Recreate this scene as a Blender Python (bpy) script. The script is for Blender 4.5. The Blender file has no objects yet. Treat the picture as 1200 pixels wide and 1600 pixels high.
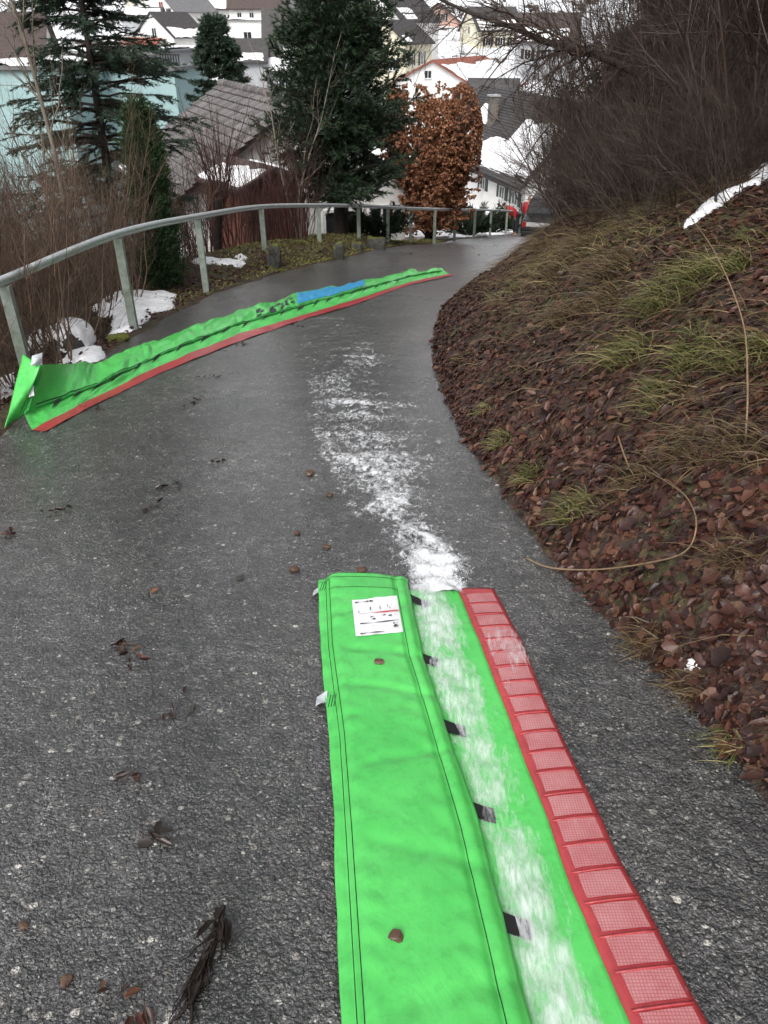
import bpy, bmesh, math, random
import numpy as np
from mathutils import Vector, Matrix
rng = np.random.default_rng(7); random.seed(7)
S = bpy.context.scene; COL = S.collection
R = math.radians
# ------------------------------------------------------------------ camera
F, PITCH, CAMH = 1200.0, R(32.5), 1.63
cam = bpy.data.cameras.new('camera'); camo = bpy.data.objects.new('camera', cam); COL.objects.link(camo)
cam.sensor_fit = 'VERTICAL'; cam.sensor_height = 36; cam.lens = 36*F/1600
cam.clip_start = .05; cam.clip_end = 3000
camo.location = (0, 0, CAMH); camo.rotation_euler = (R(90)-PITCH, 0, 0); S.camera = camo
# ------------------------------------------------------------------ world, sun, exposure (overcast)
SUN_EL, SUN_AZ = 48, 200
w = bpy.data.worlds.new('World'); S.world = w; w.use_nodes = True
nt = w.node_tree; nt.nodes.clear()
sky = nt.nodes.new('ShaderNodeTexSky'); sky.sky_type = 'NISHITA'; sky.sun_disc = False
sky.sun_elevation = R(SUN_EL); sky.sun_rotation = R(SUN_AZ); sky.dust_density = 6; sky.air_density = 1.0; sky.ozone_density = 1.5
hs = nt.nodes.new('ShaderNodeHueSaturation'); hs.inputs['Saturation'].default_value = .22
bg = nt.nodes.new('ShaderNodeBackground'); bg.inputs['Strength'].default_value = .14
wo = nt.nodes.new('ShaderNodeOutputWorld')
nt.links.new(sky.outputs[0], hs.inputs['Color']); nt.links.new(hs.outputs[0], bg.inputs[0]); nt.links.new(bg.outputs[0], wo.inputs[0])
sl = bpy.data.lights.new('sun', 'SUN'); sl.energy = .8; sl.angle = R(40); sl.color = (1, .97, .93)
so = bpy.data.objects.new('sun', sl); COL.objects.link(so)
az = R(SUN_AZ); d = Vector((math.sin(az)*math.cos(R(SUN_EL)), math.cos(az)*math.cos(R(SUN_EL)), math.sin(R(SUN_EL))))
so.rotation_euler = d.to_track_quat('Z', 'Y').to_euler()
S.view_settings.view_transform = 'Standard'; S.view_settings.look = 'None'
S.view_settings.exposure = 0.62; S.view_settings.gamma = 1
S.cycles.max_bounces = 4; S.cycles.diffuse_bounces = 3; S.cycles.use_adaptive_sampling = True; S.cycles.adaptive_threshold = .02; S.cycles.transparent_max_bounces = 12; S.cycles.use_denoising = True
# ------------------------------------------------------------------ numeric helpers
def ray(px, py):
    a = (px-600)/F; b = (800-py)/F
    return np.array([a, math.cos(PITCH)+b*math.sin(PITCH), -math.sin(PITCH)+b*math.cos(PITCH)])
def W(px, py, Y):                    # the point at forward distance Y seen at a pixel
    r = ray(px, py); p = r*(Y/r[1]); p[2] += CAMH; return p
def sstep(a, b, x):
    t = np.clip((x-a)/(b-a), 0, 1); return t*t*(3-2*t)
_NR = np.random.default_rng(3)
_ND = _NR.uniform(0, 2*math.pi, (6, 7)); _NP = _NR.uniform(0, 6.28, (6, 7, 2))
def wob(x, y, sc, k=0, oct=3):       # cheap smooth noise, about -1..1
    s = 0; amp = 1; tot = 0
    for o in range(oct):
        f = sc*2**o; v = 0
        for j in range(7):
            a = _ND[(k+o) % 6, j]; u = (x*math.cos(a)+y*math.sin(a))*f*(.7+.1*j)
            q = (-x*math.sin(a)+y*math.cos(a))*f*.6
            v = v+np.sin(u+_NP[(k+o) % 6, j, 0]+1.3*np.sin(q+_NP[(k+o) % 6, j, 1]))
        s = s+amp*v/3.0; tot += amp; amp *= .5
    return s/tot
def curve(xs, ys, lo, hi, sig):
    g = np.arange(lo, hi, .05); v = np.interp(g, xs, ys); n = int(4*sig/.05)
    k = np.exp(-.5*(np.arange(-n, n+1)*.05/sig)**2); k /= k.sum()
    v = np.convolve(np.pad(v, n, mode='reflect', reflect_type='odd'), k, 'valid')
    return lambda y: np.interp(y, g, v)
zr = curve([-20, 0, 8, 16, 20, 25, 30, 40, 50, 60, 75, 105, 160, 200, 290, 420, 700],
           [3., 0, -1.2, -2.42, -3.15, -4.25, -5.25, -7.3, -9.3, -10.6, -11.6, -11.4, -3.2, 3, 26, 60, 100], -20, 700, 1.5)
xR = curve([-20, -3, 0, 1.46, 2.14, 2.98, 3.7, 4.46, 5.7, 6.86, 8.47, 10.07, 11.6, 14.1, 17.7, 25, 31, 40, 50, 60, 700],
           [3, 1.6, 1.35, 1.11, .93, .76, .68, .54, .49, .49, .59, .85, 1.35, 2.2, 3.1, 5.0, 6.9, 10.2, 14, 18, 18], -20, 700, .25)
xL = curve([-20, -3, 4.34, 6.1, 8.5, 10.9, 13.2, 16, 20.9, 28.6, 36, 40, 50, 60, 700],
           [-2.6, -2.6, -2.6, -2.65, -2.68, -2.47, -1.96, -.9, .34, 2.6, 5.3, 6.7, 11, 14, 14], -20, 700, .5)
def road_z(x, y):
    x = np.asarray(x, float); y = np.asarray(y, float)
    return zr(y)+.012*wob(x, y, 1.3, 1, 2)
def G(x, y):                          # ground height everywhere (sinks under the road sheet)
    x = np.asarray(x, float); y = np.asarray(y, float)
    b = zr(y); sr = x-xR(y)+.05*wob(x, y, 4, 2); sL = xL(y)-x+.06*wob(x, y, 3, 4)
    fr = sstep(52, 36, y); fl = sstep(62, 44, y)
    s = np.clip(sr, 0, 60)
    bank = np.interp(s, [0, .25, 1.3, 2.6, 5.5, 10, 16, 60], [0, .22, .93, 1.45, 2.15, 5.0, 9.5, 22])
    bank = bank*fr+.10*wob(x, y, 1.6, 3)*sstep(.1, .8, s)*fr+.03*wob(x, y, 7, 5, 2)*sstep(.0, .3, s)*fr
    s2 = np.clip(sL, 0, 200)
    mound = .30*sstep(.05, .7, s2)*sstep(12, 14.5, y)*sstep(24, 19, y)
    dip = -.22*sstep(.1, .6, s2)*sstep(9.5, 7.5, y)
    drop = -.55*sstep(1.2, 4, s2)-.16*np.clip(s2-3, 0, 14)*sstep(30, 18, y)
    left = (mound+dip+drop+.05*wob(x, y, 2.2, 1)*sstep(.05, .5, s2)+.02*wob(x, y, 8, 2, 2)*sstep(0, .3, s2))*fl
    inside = (sr < 0) & (sL < 0)
    e = np.minimum(-sr, -sL)
    z = np.where(sr > 0, b+bank+.02, np.where(sL > 0, b+left+.02, b+.02-.10*sstep(0, .12, e)))
    return z+np.where(y > 60, .5*wob(x, y, .08, 2)*sstep(60, 90, y), 0)
def hit(px, py, fn=G, off=0.0):
    r = ray(px, py); t = np.concatenate([np.arange(.6, 12, .01), np.arange(12, 90, .05)])
    p = r[None]*t[:, None]; dz = p[:, 2]+CAMH-fn(p[:, 0], p[:, 1])-off
    i = int(np.argmax(dz < 0)); q = p[i].copy(); q[2] += CAMH; return q
# ------------------------------------------------------------------ object helpers
def tag(o, label=None, cat=None, group=None, kind=None):
    for k, v in (('label', label), ('category', cat), ('group', group), ('kind', kind)):
        if v: o[k] = v
    return o
def link(o, parent=None):
    COL.objects.link(o)
    if parent is not None: o.parent = parent
    return o
def empty(name, loc=(0, 0, 0), rz=0):
    o = bpy.data.objects.new(name, None); o.empty_display_size = .2
    o.location = tuple(loc); o.rotation_euler = (0, 0, rz); return link(o)
def mesh(name, V, Fc, mat=None, smooth=False, mats=None, midx=None):
    me = bpy.data.meshes.new(name); V = np.asarray(V, np.float32)
    if isinstance(Fc, np.ndarray):
        n, k = Fc.shape; me.vertices.add(len(V)); me.vertices.foreach_set('co', V.ravel())
        me.loops.add(n*k); me.loops.foreach_set('vertex_index', Fc.astype(np.int32).ravel())
        me.polygons.add(n); me.polygons.foreach_set('loop_start', np.arange(0, n*k, k, dtype=np.int32))
        me.update(calc_edges=True); me.validate()
    else:
        me.from_pydata([tuple(map(float, v)) for v in V], [], Fc); me.update()
    if mat: me.materials.append(mat)
    if mats:
        for m in mats: me.materials.append(m)
        me.polygons.foreach_set('material_index', np.asarray(midx, np.int32))
    if smooth: me.polygons.foreach_set('use_smooth', np.ones(len(me.polygons), bool))
    return me
def ob(name, me, parent=None, loc=None):
    o = bpy.data.objects.new(name, me)
    if loc is not None: o.location = tuple(loc)
    return link(o, parent)
class MB:                             # collects pieces of ONE object
    def __init__(s): s.v = []; s.f = []; s.n = 0
    def add(s, V, Fc):
        V = np.asarray(V, float); s.v.append(V); s.f += [tuple(int(i)+s.n for i in q) for q in Fc]; s.n += len(V); return s
    def box(s, c, size, rot=None, bev=0.0):
        a = np.array(size)/2
        V = np.array([[x, y, z] for x in (-1, 1) for y in (-1, 1) for z in (-1, 1)], float)*a
        if rot is not None: V = V@np.array(rot).T
        return s.add(V+np.array(c), [(0, 1, 3, 2), (4, 6, 7, 5), (0, 4, 5, 1), (2, 3, 7, 6), (0, 2, 6, 4), (1, 5, 7, 3)])
    def tube(s, pts, r, k=8, cap=True):
        V, Fq = tubes(np.array(pts, float)[None], np.broadcast_to(np.array(r, float), (len(pts),))[None], k)
        Fl = [tuple(q) for q in Fq]
        if cap: Fl += [tuple(range(k))[::-1], tuple(range((len(pts)-1)*k, len(pts)*k))]
        return s.add(V, Fl)
    def build(s, name, mat, parent=None, smooth=False, bevel=0, loc=None):
        me = mesh(name, np.concatenate(s.v), s.f, mat, smooth); o = ob(name, me, parent, loc)
        if bevel:
            b = o.modifiers.new('bevel', 'BEVEL'); b.width = bevel; b.segments = 2; b.limit_method = 'ANGLE'
        return o
def tubes(P, Rd, k=4):                # P (N,m,3) polylines, Rd (N,m) radii -> verts, quads
    N, m, _ = P.shape; T = np.gradient(P, axis=1); T /= np.linalg.norm(T, axis=2, keepdims=True)+1e-9
    ref = np.where(np.abs(T[:, :1, 2:3]) < .8, np.array([0, 0, 1.]), np.array([1., 0, 0]))
    A = np.cross(T, np.broadcast_to(ref, T.shape)); A /= np.linalg.norm(A, axis=2, keepdims=True)+1e-9; B = np.cross(T, A)
    th = np.arange(k)*2*math.pi/k
    V = P[:, :, None]+Rd[:, :, None, None]*(np.cos(th)[None, None, :, None]*A[:, :, None]+np.sin(th)[None, None, :, None]*B[:, :, None])
    idx = np.arange(N*m*k).reshape(N, m, k); a = idx[:, :-1]; b = idx[:, 1:]
    Q = np.stack([a, np.roll(a, -1, 2), np.roll(b, -1, 2), b], -1).reshape(-1, 4)
    return V.reshape(-1, 3), Q
def unit(v): return v/(np.linalg.norm(v, axis=-1, keepdims=True)+1e-9)
def stems(base, dirs, L, r0, m=7, bend=.15, up=.0, tip=.25, wig=.03, g=rng):
    N = len(base); t = np.linspace(0, 1, m)[None, :, None]; dirs = unit(dirs)
    side = unit(np.cross(dirs, unit(g.normal(size=(N, 3)))))
    P = base[:, None]+dirs[:, None]*L[:, None, None]*t+side[:, None]*(bend*L)[:, None, None]*t**2*g.uniform(-1, 1, (N, 1, 1))
    P[:, :, 2] += (up*L)[:, None]*t[:, :, 0]**2
    wg = g.normal(size=(N, m, 3))*wig*L[:, None, None]; wg[:, 0] = 0
    P = P+np.cumsum(wg, 1)*.6
    Rd = r0[:, None]*(1-(1-tip)*t[:, :, 0]); return P, Rd
def grow(P, Rd, n, t0, t1, lr, ang, rs=.5, m=5, up=0., wig=.04, bend=.2, tip=.4, g=rng):
    N, mm, _ = P.shape; pi = np.repeat(np.arange(N), n); t = g.uniform(t0, t1, len(pi))*(mm-1)
    i = np.minimum(t.astype(int), mm-2); f = (t-i)[:, None]
    b = P[pi, i]*(1-f)+P[pi, i+1]*f; T = unit(P[pi, i+1]-P[pi, i]); rr = Rd[pi, i]
    pr = unit(np.cross(T, g.normal(size=T.shape))); a = g.uniform(*ang, len(pi))[:, None]
    D = T*np.cos(a)+pr*np.sin(a); L = g.uniform(*lr, len(pi))*(1.15-.6*t/(mm-1))
    return stems(b, D, L, rr*rs, m, bend, up, tip, wig, g)
def tube_mesh(name, sets, mat, extra=None, smooth=True):
    Vs, Qs, n = [], [], 0
    for P, Rd, k in sets:
        V, Q = tubes(P, Rd, k); Vs.append(V); Qs.append(Q+n); n += len(V)
    return mesh(name, np.concatenate(Vs), np.concatenate(Qs), mat, smooth)
LEAF = np.array([[0, 0, 0], [.30, .30, .07], [.75, .24, .05], [1, 0, -.06], [.75, -.24, .05], [.30, -.30, .07], [.5, 0, -.02]])
_ra = np.arange(10)/10*2*math.pi; _rr = np.array([.5, .42, .50, .36, .46, .52, .40, .48, .37, .45])
LOBE = np.vstack([np.stack([.5-np.cos(_ra)*_rr, np.sin(_ra)*_rr*.95, .05*np.sin(_ra*3+1)], -1), [[.5, .02, -.02]]]); LOBE_T = np.array([[i, 10, (i+1) % 10] for i in range(10)])
POINTY = np.array([[0, 0, 0], [.16, .17, .02], [.36, .30, .05], [.58, .27, .03], [.80, .14, .02], [1, 0, -.07], [.82, -.16, .05], [.60, -.26, -.01], [.34, -.31, .06], [.15, -.16, .0], [.32, .01, -.03], [.66, -.01, -.02]])
POINTY_T = np.array([[0, 10, 1], [1, 10, 2], [2, 10, 3], [3, 10, 11], [3, 11, 4], [4, 11, 5], [5, 11, 6], [6, 11, 7], [7, 11, 10], [7, 10, 8], [8, 10, 9], [9, 10, 0]])
LEAF_T = np.array([[0, 6, 1], [1, 6, 2], [2, 6, 3], [3, 6, 4], [4, 6, 5], [5, 6, 0]])
QLEAF = np.array([[0, 0, 0], [.5, .38, .08], [1, 0, -.04], [.5, -.36, .06]]); QLEAF_T = np.array([[0, 1, 2], [0, 2, 3]])
BLADE = np.array([[0, .5, 0], [0, -.5, 0], [1, 0, 0]]); BLADE_T = np.array([[0, 1, 2]])
def frames(d, n):
    d = unit(d); b = unit(np.cross(n, d)); n2 = np.cross(d, b); return np.stack([d, b, n2], -1)
def scatter(pos, d, n, ln, wd, shape=LEAF, tri=LEAF_T, curl=None):
    Fm = frames(d, n); sh = np.repeat(shape[None], len(pos), 0)*np.stack([ln, wd, ln], -1)[:, None]
    if curl is not None: sh[:, :, 2] += curl[:, None]*(np.abs(shape[:, 1])[None]*2+.6*(shape[:, 0]-.5)[None]**2*2)*ln[:, None]
    V = np.einsum('nij,nkj->nki', Fm, sh)+pos[:, None]
    Q = tri[None]+(np.arange(len(pos))*len(shape))[:, None, None]
    return V.reshape(-1, 3), Q.reshape(-1, 3)
def copy_tree(o, parent=None):
    c = o.copy(); COL.objects.link(c); c.parent = parent
    for ch in list(o.children): copy_tree(ch, c)
    return c
# ------------------------------------------------------------------ materials
def srgb(r, g, b):
    return tuple(((c/255/12.92) if c/255 <= .04045 else ((c/255+.055)/1.055)**2.4) for c in (r, g, b))
class NT:
    def __init__(s, name):
        s.m = bpy.data.materials.new(name); s.m.use_nodes = True; s.t = s.m.node_tree
        s.p = s.t.nodes['Principled BSDF']; s.out = s.t.nodes['Material Output']
        s.tc = s.t.nodes.new('ShaderNodeTexCoord')
    def n(s, typ, **kw):
        o = s.t.nodes.new('ShaderNode'+typ)
        for k, v in kw.items():
            if k in o.inputs: o.inputs[k].default_value = v
            else: setattr(o, k, v)
        return o
    def l(s, a, b): s.t.links.new(a, b)
    def noise(s, sc, det=4, rough=.6, vec=None, dist=0):
        o = s.n('TexNoise'); o.inputs['Scale'].default_value = sc; o.inputs['Detail'].default_value = det
        o.inputs['Roughness'].default_value = rough; o.inputs['Distortion'].default_value = dist
        s.l(vec or s.tc.outputs['Object'], o.inputs['Vector']); return o.outputs['Fac']
    def ramp(s, fac, stops):
        o = s.n('ValToRGB'); e = o.color_ramp.elements
        while len(e) < len(stops): e.new(.5)
        for q, (p, c) in zip(e, stops):
            q.position = p; q.color = (*(c if not isinstance(c, (int, float)) else (c, c, c)), 1)
        s.l(fac, o.inputs[0]); return o.outputs[0]
    def mix(s, fac, a, b, mode='MIX'):
        o = s.n('Mix'); o.data_type = 'RGBA'; o.blend_type = mode
        for v, k in ((fac, 0), (a, 6), (b, 7)):
            if isinstance(v, (int, float)): o.inputs[k].default_value = v
            elif isinstance(v, tuple): o.inputs[k].default_value = (*v[:3], 1)
            else: s.l(v, o.inputs[k])
        return o.outputs[2]
    def math(s, op, a, b=0):
        o = s.n('Math'); o.operation = op
        for v, k in ((a, 0), (b, 1)):
            if isinstance(v, (int, float)): o.inputs[k].default_value = v
            else: s.l(v, o.inputs[k])
        return o.outputs[0]
    def bump(s, h, st=.3, dist=.01, normal=None):
        o = s.n('Bump'); o.inputs['Strength'].default_value = st; o.inputs['Distance'].default_value = dist
        s.l(h, o.inputs['Height'])
        if normal is not None: s.l(normal, o.inputs['Normal'])
        return o.outputs[0]
    def rand(s):
        a = s.n('NewGeometry').outputs['Random Per Island']; b = s.n('ObjectInfo').outputs['Random']
        return s.math('FRACT', s.math('ADD', a, b))
def simple(name, c1, c2=None, sc=6, rough=.6, bump=.0, bsc=60, bd=.005, spec=.4, island=0, stops=None, transl=0, metal=0):
    k = NT(name); c2 = c2 or tuple(x*.6 for x in c1)
    col = k.ramp(k.noise(sc, 5, .65), [(.3, c2), (.7, c1)])
    if stops: col = k.mix(.35, k.ramp(k.rand(), stops), col)
    if island:
        v = k.n('HueSaturation'); k.l(k.math('MULTIPLY_ADD', k.rand(), 2*island), v.inputs['Value'])
        v.inputs['Value'].links[0].from_node.inputs[2].default_value = 1-island; k.l(col, v.inputs['Color']); col = v.outputs[0]
    k.l(col, k.p.inputs['Base Color']); k.p.inputs['Roughness'].default_value = rough; k.p.inputs['Metallic'].default_value = metal
    k.p.inputs['Specular IOR Level'].default_value = spec
    if bump: k.l(k.bump(k.noise(bsc, 4), bump, bd), k.p.inputs['Normal'])
    if transl:
        tr = k.n('BsdfTranslucent'); k.l(col, tr.inputs[0]); mx = k.n('MixShader'); mx.inputs[0].default_value = transl
        k.l(k.p.outputs[0], mx.inputs[1]); k.l(tr.outputs[0], mx.inputs[2]); k.l(mx.outputs[0], k.out.inputs[0])
    return k.m
def m_asphalt():
    k = NT('wet_asphalt'); ob_ = k.tc.outputs['Object']
    nz = k.n('TexNoise'); nz.inputs['Scale'].default_value = 30; k.l(ob_, nz.inputs['Vector'])
    wv = k.n('VectorMath', operation='MULTIPLY_ADD'); wv.inputs[1].default_value = (.012, .012, .012)
    k.l(nz.outputs['Color'], wv.inputs[0]); k.l(ob_, wv.inputs[2])
    def vor(sc, feat='F1'):
        v = k.n('TexVoronoi', feature=feat); v.inputs['Scale'].default_value = sc; k.l(wv.outputs[0], v.inputs['Vector']); return v
    v1 = vor(84); v2 = vor(170); v3 = vor(36)
    def gray(v):
        sp = k.n('SeparateColor'); k.l(v.outputs['Color'], sp.inputs[0]); return sp
    g1, g2, g3 = gray(v1), gray(v2), gray(v3)
    big = k.noise(.9, 4, .6); mid = k.noise(5, 4, .6)
    c1 = k.ramp(g1.outputs[0], [(0, (.030, .030, .031)), (.45, (.058, .057, .056)), (.8, (.092, .089, .085)), (.95, (.15, .145, .135)), (1, (.34, .33, .30))])
    c2 = k.ramp(g2.outputs[1], [(0, (.028, .028, .029)), (.7, (.062, .061, .061)), (.95, (.12, .116, .11)), (1, (.28, .27, .25))])
    stone1 = k.ramp(v1.outputs['Distance'], [(.25, 1.0), (.5, 0.0)])
    col = k.mix(stone1, c2, c1)
    sel = k.math('MULTIPLY', k.math('GREATER_THAN', g3.outputs[0], .94), k.math('LESS_THAN', v3.outputs['Distance'], .36))
    col = k.mix(sel, col, k.ramp(g3.outputs[1], [(0, (.10, .085, .07)), (.5, (.24, .23, .21)), (1, (.40, .38, .35))]))
    col = k.mix(.75, col, k.ramp(big, [(.3, .62), (.5, .95), (.72, 1.25)]), 'MULTIPLY')
    col = k.mix(.6, col, k.ramp(mid, [(.3, .6), (.7, 1.3)]), 'MULTIPLY')
    col = k.mix(.8, col, k.ramp(k.noise(17, 4, .8), [(.36, .55), (.5, .98), (.64, 1.75)]), 'MULTIPLY')
    col = k.mix(.6, col, k.ramp(k.noise(7, 5, .8), [(.36, .65), (.5, 1.), (.64, 1.5)]), 'MULTIPLY')
    col = k.mix(.5, col, k.ramp(k.noise(.45, 3, .6), [(.35, .7), (.65, 1.3)]), 'MULTIPLY')
    col = k.mix(1., col, (1.24, 1.23, 1.21), 'MULTIPLY')
    k.l(col, k.p.inputs['Base Color'])
    col = k.mix(k.ramp(k.noise(.8, 5, .7), [(.5, 0.), (.7, .35)]), col, (.075, .062, .050))
    k.l(col, k.p.inputs['Base Color']); k.l(k.ramp(k.noise(2.2, 5, .7), [(.3, .22), (.7, .48)]), k.p.inputs['Roughness'])
    h = k.math('ADD', k.math('MULTIPLY', k.math('SUBTRACT', 1, v1.outputs['Distance']), .8), k.math('MULTIPLY', k.math('SUBTRACT', 1, v2.outputs['Distance']), .5))
    b = k.bump(h, 1.0, .012); k.l(k.bump(k.noise(20, 4, .75), .85, .03, k.bump(mid, .35, .03, b)), k.p.inputs['Normal'])
    k.p.inputs['Specular IOR Level'].default_value = .7; k.p.inputs['Coat Weight'].default_value = .8; k.p.inputs['Coat Roughness'].default_value = .30; k.p.inputs['Coat IOR'].default_value = 1.6
    return k.m
def m_ground():                       # soil, litter and moss near by, patchy snow over the far fields
    k = NT('soil_and_snow'); ob_ = k.tc.outputs['Object']
    v = k.n('TexVoronoi'); v.inputs['Scale'].default_value = 22; k.l(ob_, v.inputs['Vector'])
    sp = k.n('SeparateColor'); k.l(v.outputs['Color'], sp.inputs[0])
    leaf = k.ramp(sp.outputs[0], [(0, (.018, .011, .008)), (.4, (.035, .018, .012)), (.75, (.065, .030, .018)), (1, (.10, .055, .03))])
    grass = k.ramp(k.noise(30, 5), [(.3, (.018, .022, .008)), (.7, (.075, .075, .022))])
    col = k.mix(k.ramp(k.noise(1.7, 5, .65), [(.48, 0.), (.62, .8)]), leaf, grass)
    xyz = k.n('SeparateXYZ'); k.l(ob_, xyz.inputs[0])
    far = k.math('MULTIPLY', k.ramp(k.math('DIVIDE', xyz.outputs[1], 100), [(.42, 0.), (.6, 1.)]), k.ramp(k.noise(.16, 6, .7), [(.40, 0.), (.47, 1.)]))
    col = k.mix(far, col, (.82, .84, .87))
    k.l(col, k.p.inputs['Base Color']); k.p.inputs['Roughness'].default_value = .7
    k.l(k.bump(k.math('ADD', v.outputs['Distance'], k.noise(60, 3)), .6, .02), k.p.inputs['Normal'])
    return k.m
def m_snow():
    k = NT('old_snow'); n1 = k.noise(9, 6, .7)
    col = k.ramp(k.noise(14, 6, .75), [(.27, (.30, .28, .25)), (.36, (.62, .62, .62)), (.48, (.82, .83, .85)), (.7, (.90, .91, .93))])
    k.l(col, k.p.inputs['Base Color']); k.p.inputs['Roughness'].default_value = .75
    k.p.inputs['Subsurface Weight'].default_value = .0
    k.l(k.bump(n1, .5, .04), k.p.inputs['Normal']); return k.m
def m_foam(name='foaming_water', ys=.6, amax=.9, bs=.5, n1s=22, n2s=70):
    k = NT(name); at = k.n('Attribute'); at.attribute_name = 'foam'; ob_ = k.tc.outputs['Object']
    mp = k.n('Mapping'); mp.inputs['Scale'].default_value = (1, ys, 1); k.l(ob_, mp.inputs['Vector'])
    n1 = k.noise(n1s, 6, .75, mp.outputs[0], .6); n2 = k.noise(n2s, 4, .7, mp.outputs[0], .3)
    h = k.math('ADD', k.math('MULTIPLY', n1, .65), k.math('MULTIPLY', n2, .35))
    he = k.ramp(h, [(.30, 0.), (.70, 1.)])
    d = k.math('SUBTRACT', k.math('ADD', at.outputs['Fac'], he), 1.0)
    a = k.ramp(d, [(0., 0.), (.16, .34*amax), (.36, .78*amax), (.65, amax)] if ys > .5 else [(0., 0.), (.25, .30*amax), (.5, .62*amax), (.85, amax)])
    k.p.inputs['Base Color'].default_value = (.84, .86, .88, 1); k.p.inputs['Roughness'].default_value = .35
    k.l(k.bump(h, bs, .015), k.p.inputs['Normal'])
    tr = k.n('BsdfTransparent'); k.l(tr.outputs[0], k.out.inputs[0]); mx = k.n('MixShader'); k.l(a, mx.inputs[0]); k.l(tr.outputs[0], mx.inputs[1]); k.l(k.p.outputs[0], mx.inputs[2])
    k.l(mx.outputs[0], k.out.inputs[0]); return k.m
    gl = k.n('BsdfGlossy'); gl.inputs['Roughness'].default_value = .12
    k.l(k.bump(h, .7, .02), gl.inputs['Normal'])
    lw = k.n('Fresnel'); lw.inputs['IOR'].default_value = 1.33; k.l(k.bump(h, .6, .02), lw.inputs['Normal'])
    film = k.n('MixShader'); k.l(k.math('MULTIPLY', lw.outputs[0], .8), film.inputs[0]); k.l(tr.outputs[0], film.inputs[1]); k.l(gl.outputs[0], film.inputs[2])
    mx = k.n('MixShader'); k.l(a, mx.inputs[0]); k.l(film.outputs[0], mx.inputs[1]); k.l(k.p.outputs[0], mx.inputs[2])
    k.l(mx.outputs[0], k.out.inputs[0]); return k.m
def m_roof(name, c1, c2, course=8, moss=.0):
    k = NT(name); wv = k.n('TexWave'); wv.wave_profile = 'SAW'; wv.bands_direction = 'Z'; wv.inputs['Scale'].default_value = course*.16
    k.l(k.tc.outputs['Object'], wv.inputs['Vector'])
    col = k.ramp(k.noise(3, 6, .7), [(.3, c2), (.7, c1)])
    col = k.mix(.5, col, k.ramp(k.noise(30, 3), [(.3, .6), (.7, 1.3)]), 'MULTIPLY')
    k.l(col, k.p.inputs['Base Color']); k.p.inputs['Roughness'].default_value = .7
    k.l(k.bump(wv.outputs['Fac'], .8, .06), k.p.inputs['Normal']); return k.m
def m_fabric(name, c1, c2, wet=.3, bs=10):
    k = NT(name)
    col = k.ramp(k.noise(3.5, 5, .6), [(.3, c2), (.68, c1)])
    col = k.mix(.3, col, k.ramp(k.noise(26, 5, .7), [(.35, .55), (.5, 1.), (.8, 1.15)]), 'MULTIPLY')
    col = k.mix(k.ramp(k.noise(75, 5, .8), [(.66, 0.), (.74, .55)]), col, (.03, .05, .02))
    col = k.mix(k.ramp(k.noise(2.1, 6, .75), [(.58, 0.), (.80, .30)]), col, (.09, .12, .05))
    k.l(col, k.p.inputs['Base Color']); k.l(k.ramp(k.noise(5, 4), [(.3, wet), (.7, wet+.22)]), k.p.inputs['Roughness'])
    mp = k.n('Mapping'); mp.inputs['Scale'].default_value = (1, .55, 1); k.l(k.tc.outputs['Object'], mp.inputs['Vector'])
    n1 = k.noise(bs, 6, .6, mp.outputs[0], 1.2)
    k.l(k.bump(k.noise(380, 2), .12, .002, k.bump(k.math('ABSOLUTE', k.math('SUBTRACT', k.noise(9, 3, .5, mp.outputs[0], .5), .5)), .22, .02, k.bump(n1, .28, .02))), k.p.inputs['Normal']); k.p.inputs['Coat Weight'].default_value = .35; k.p.inputs['Coat Roughness'].default_value = .2; return k.m
def m_meshfabric():
    k = NT('red_mesh_fabric'); ch = k.n('TexBrick'); ch.inputs['Scale'].default_value = 130
    ch.offset = 0; ch.inputs['Brick Width'].default_value = 1; ch.inputs['Row Height'].default_value = 1; ch.inputs['Mortar Size'].default_value = .16
    ch.inputs['Color1'].default_value = (.42, .17, .175, 1); ch.inputs['Color2'].default_value = (.48, .23, .23, 1); ch.inputs['Mortar'].default_value = (.30, .035, .045, 1)
    k.l(k.tc.outputs['Object'], ch.inputs['Vector'])
    k.l(k.mix(.5, ch.outputs[0], k.ramp(k.noise(14, 5), [(.3, (.40, .13, .135)), (.7, (.52, .27, .27))])), k.p.inputs['Base Color'])
    k.p.inputs['Roughness'].default_value = .35; k.l(k.bump(ch.outputs['Fac'], .4, .003), k.p.inputs['Normal']); return k.m
A_ASPH, A_GROUND, A_SNOW, A_FOAM = m_asphalt(), m_ground(), m_snow(), m_foam()
A_FOAM2 = m_foam('streaming_water', .22, .74, .25, 30, 90)
A_GREEN = m_fabric('green_tarpaulin', (.10, .57, .118), (.062, .45, .082), .3, 6)
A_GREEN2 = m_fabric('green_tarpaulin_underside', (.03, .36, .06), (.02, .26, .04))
A_RED = m_fabric('red_tarpaulin', (.42, .050, .055), (.30, .032, .038)); A_MESH = m_meshfabric()
A_BLACK = simple('black_webbing', (.02, .02, .022), rough=.5, bump=.3, bsc=200)
A_THREAD = simple('dark_thread', (.015, .05, .02), rough=.8)
A_BLUE = simple('blue_print', (.03, .19, .50), (.06, .36, .52), 16, .4)
A_PAPER = simple('laminated_paper', (.82, .83, .84), (.74, .75, .77), 5, .3)
A_INK = simple('printed_ink', (.05, .05, .06), rough=.5); A_INKR = simple('red_printed_ink', (.55, .06, .07), rough=.5)
A_CLEAR = simple('pale_plastic', (.55, .58, .60), (.38, .42, .44), 30, .2, spec=.6)
A_GALV = simple('galvanised_steel', (.62, .65, .66), (.48, .51, .52), 14, .36, .15, 120, metal=.25)
A_POST = simple('algae_stained_steel', (.34, .38, .35), (.17, .21, .16), 9, .55, .2, 90, metal=.25)
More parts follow.
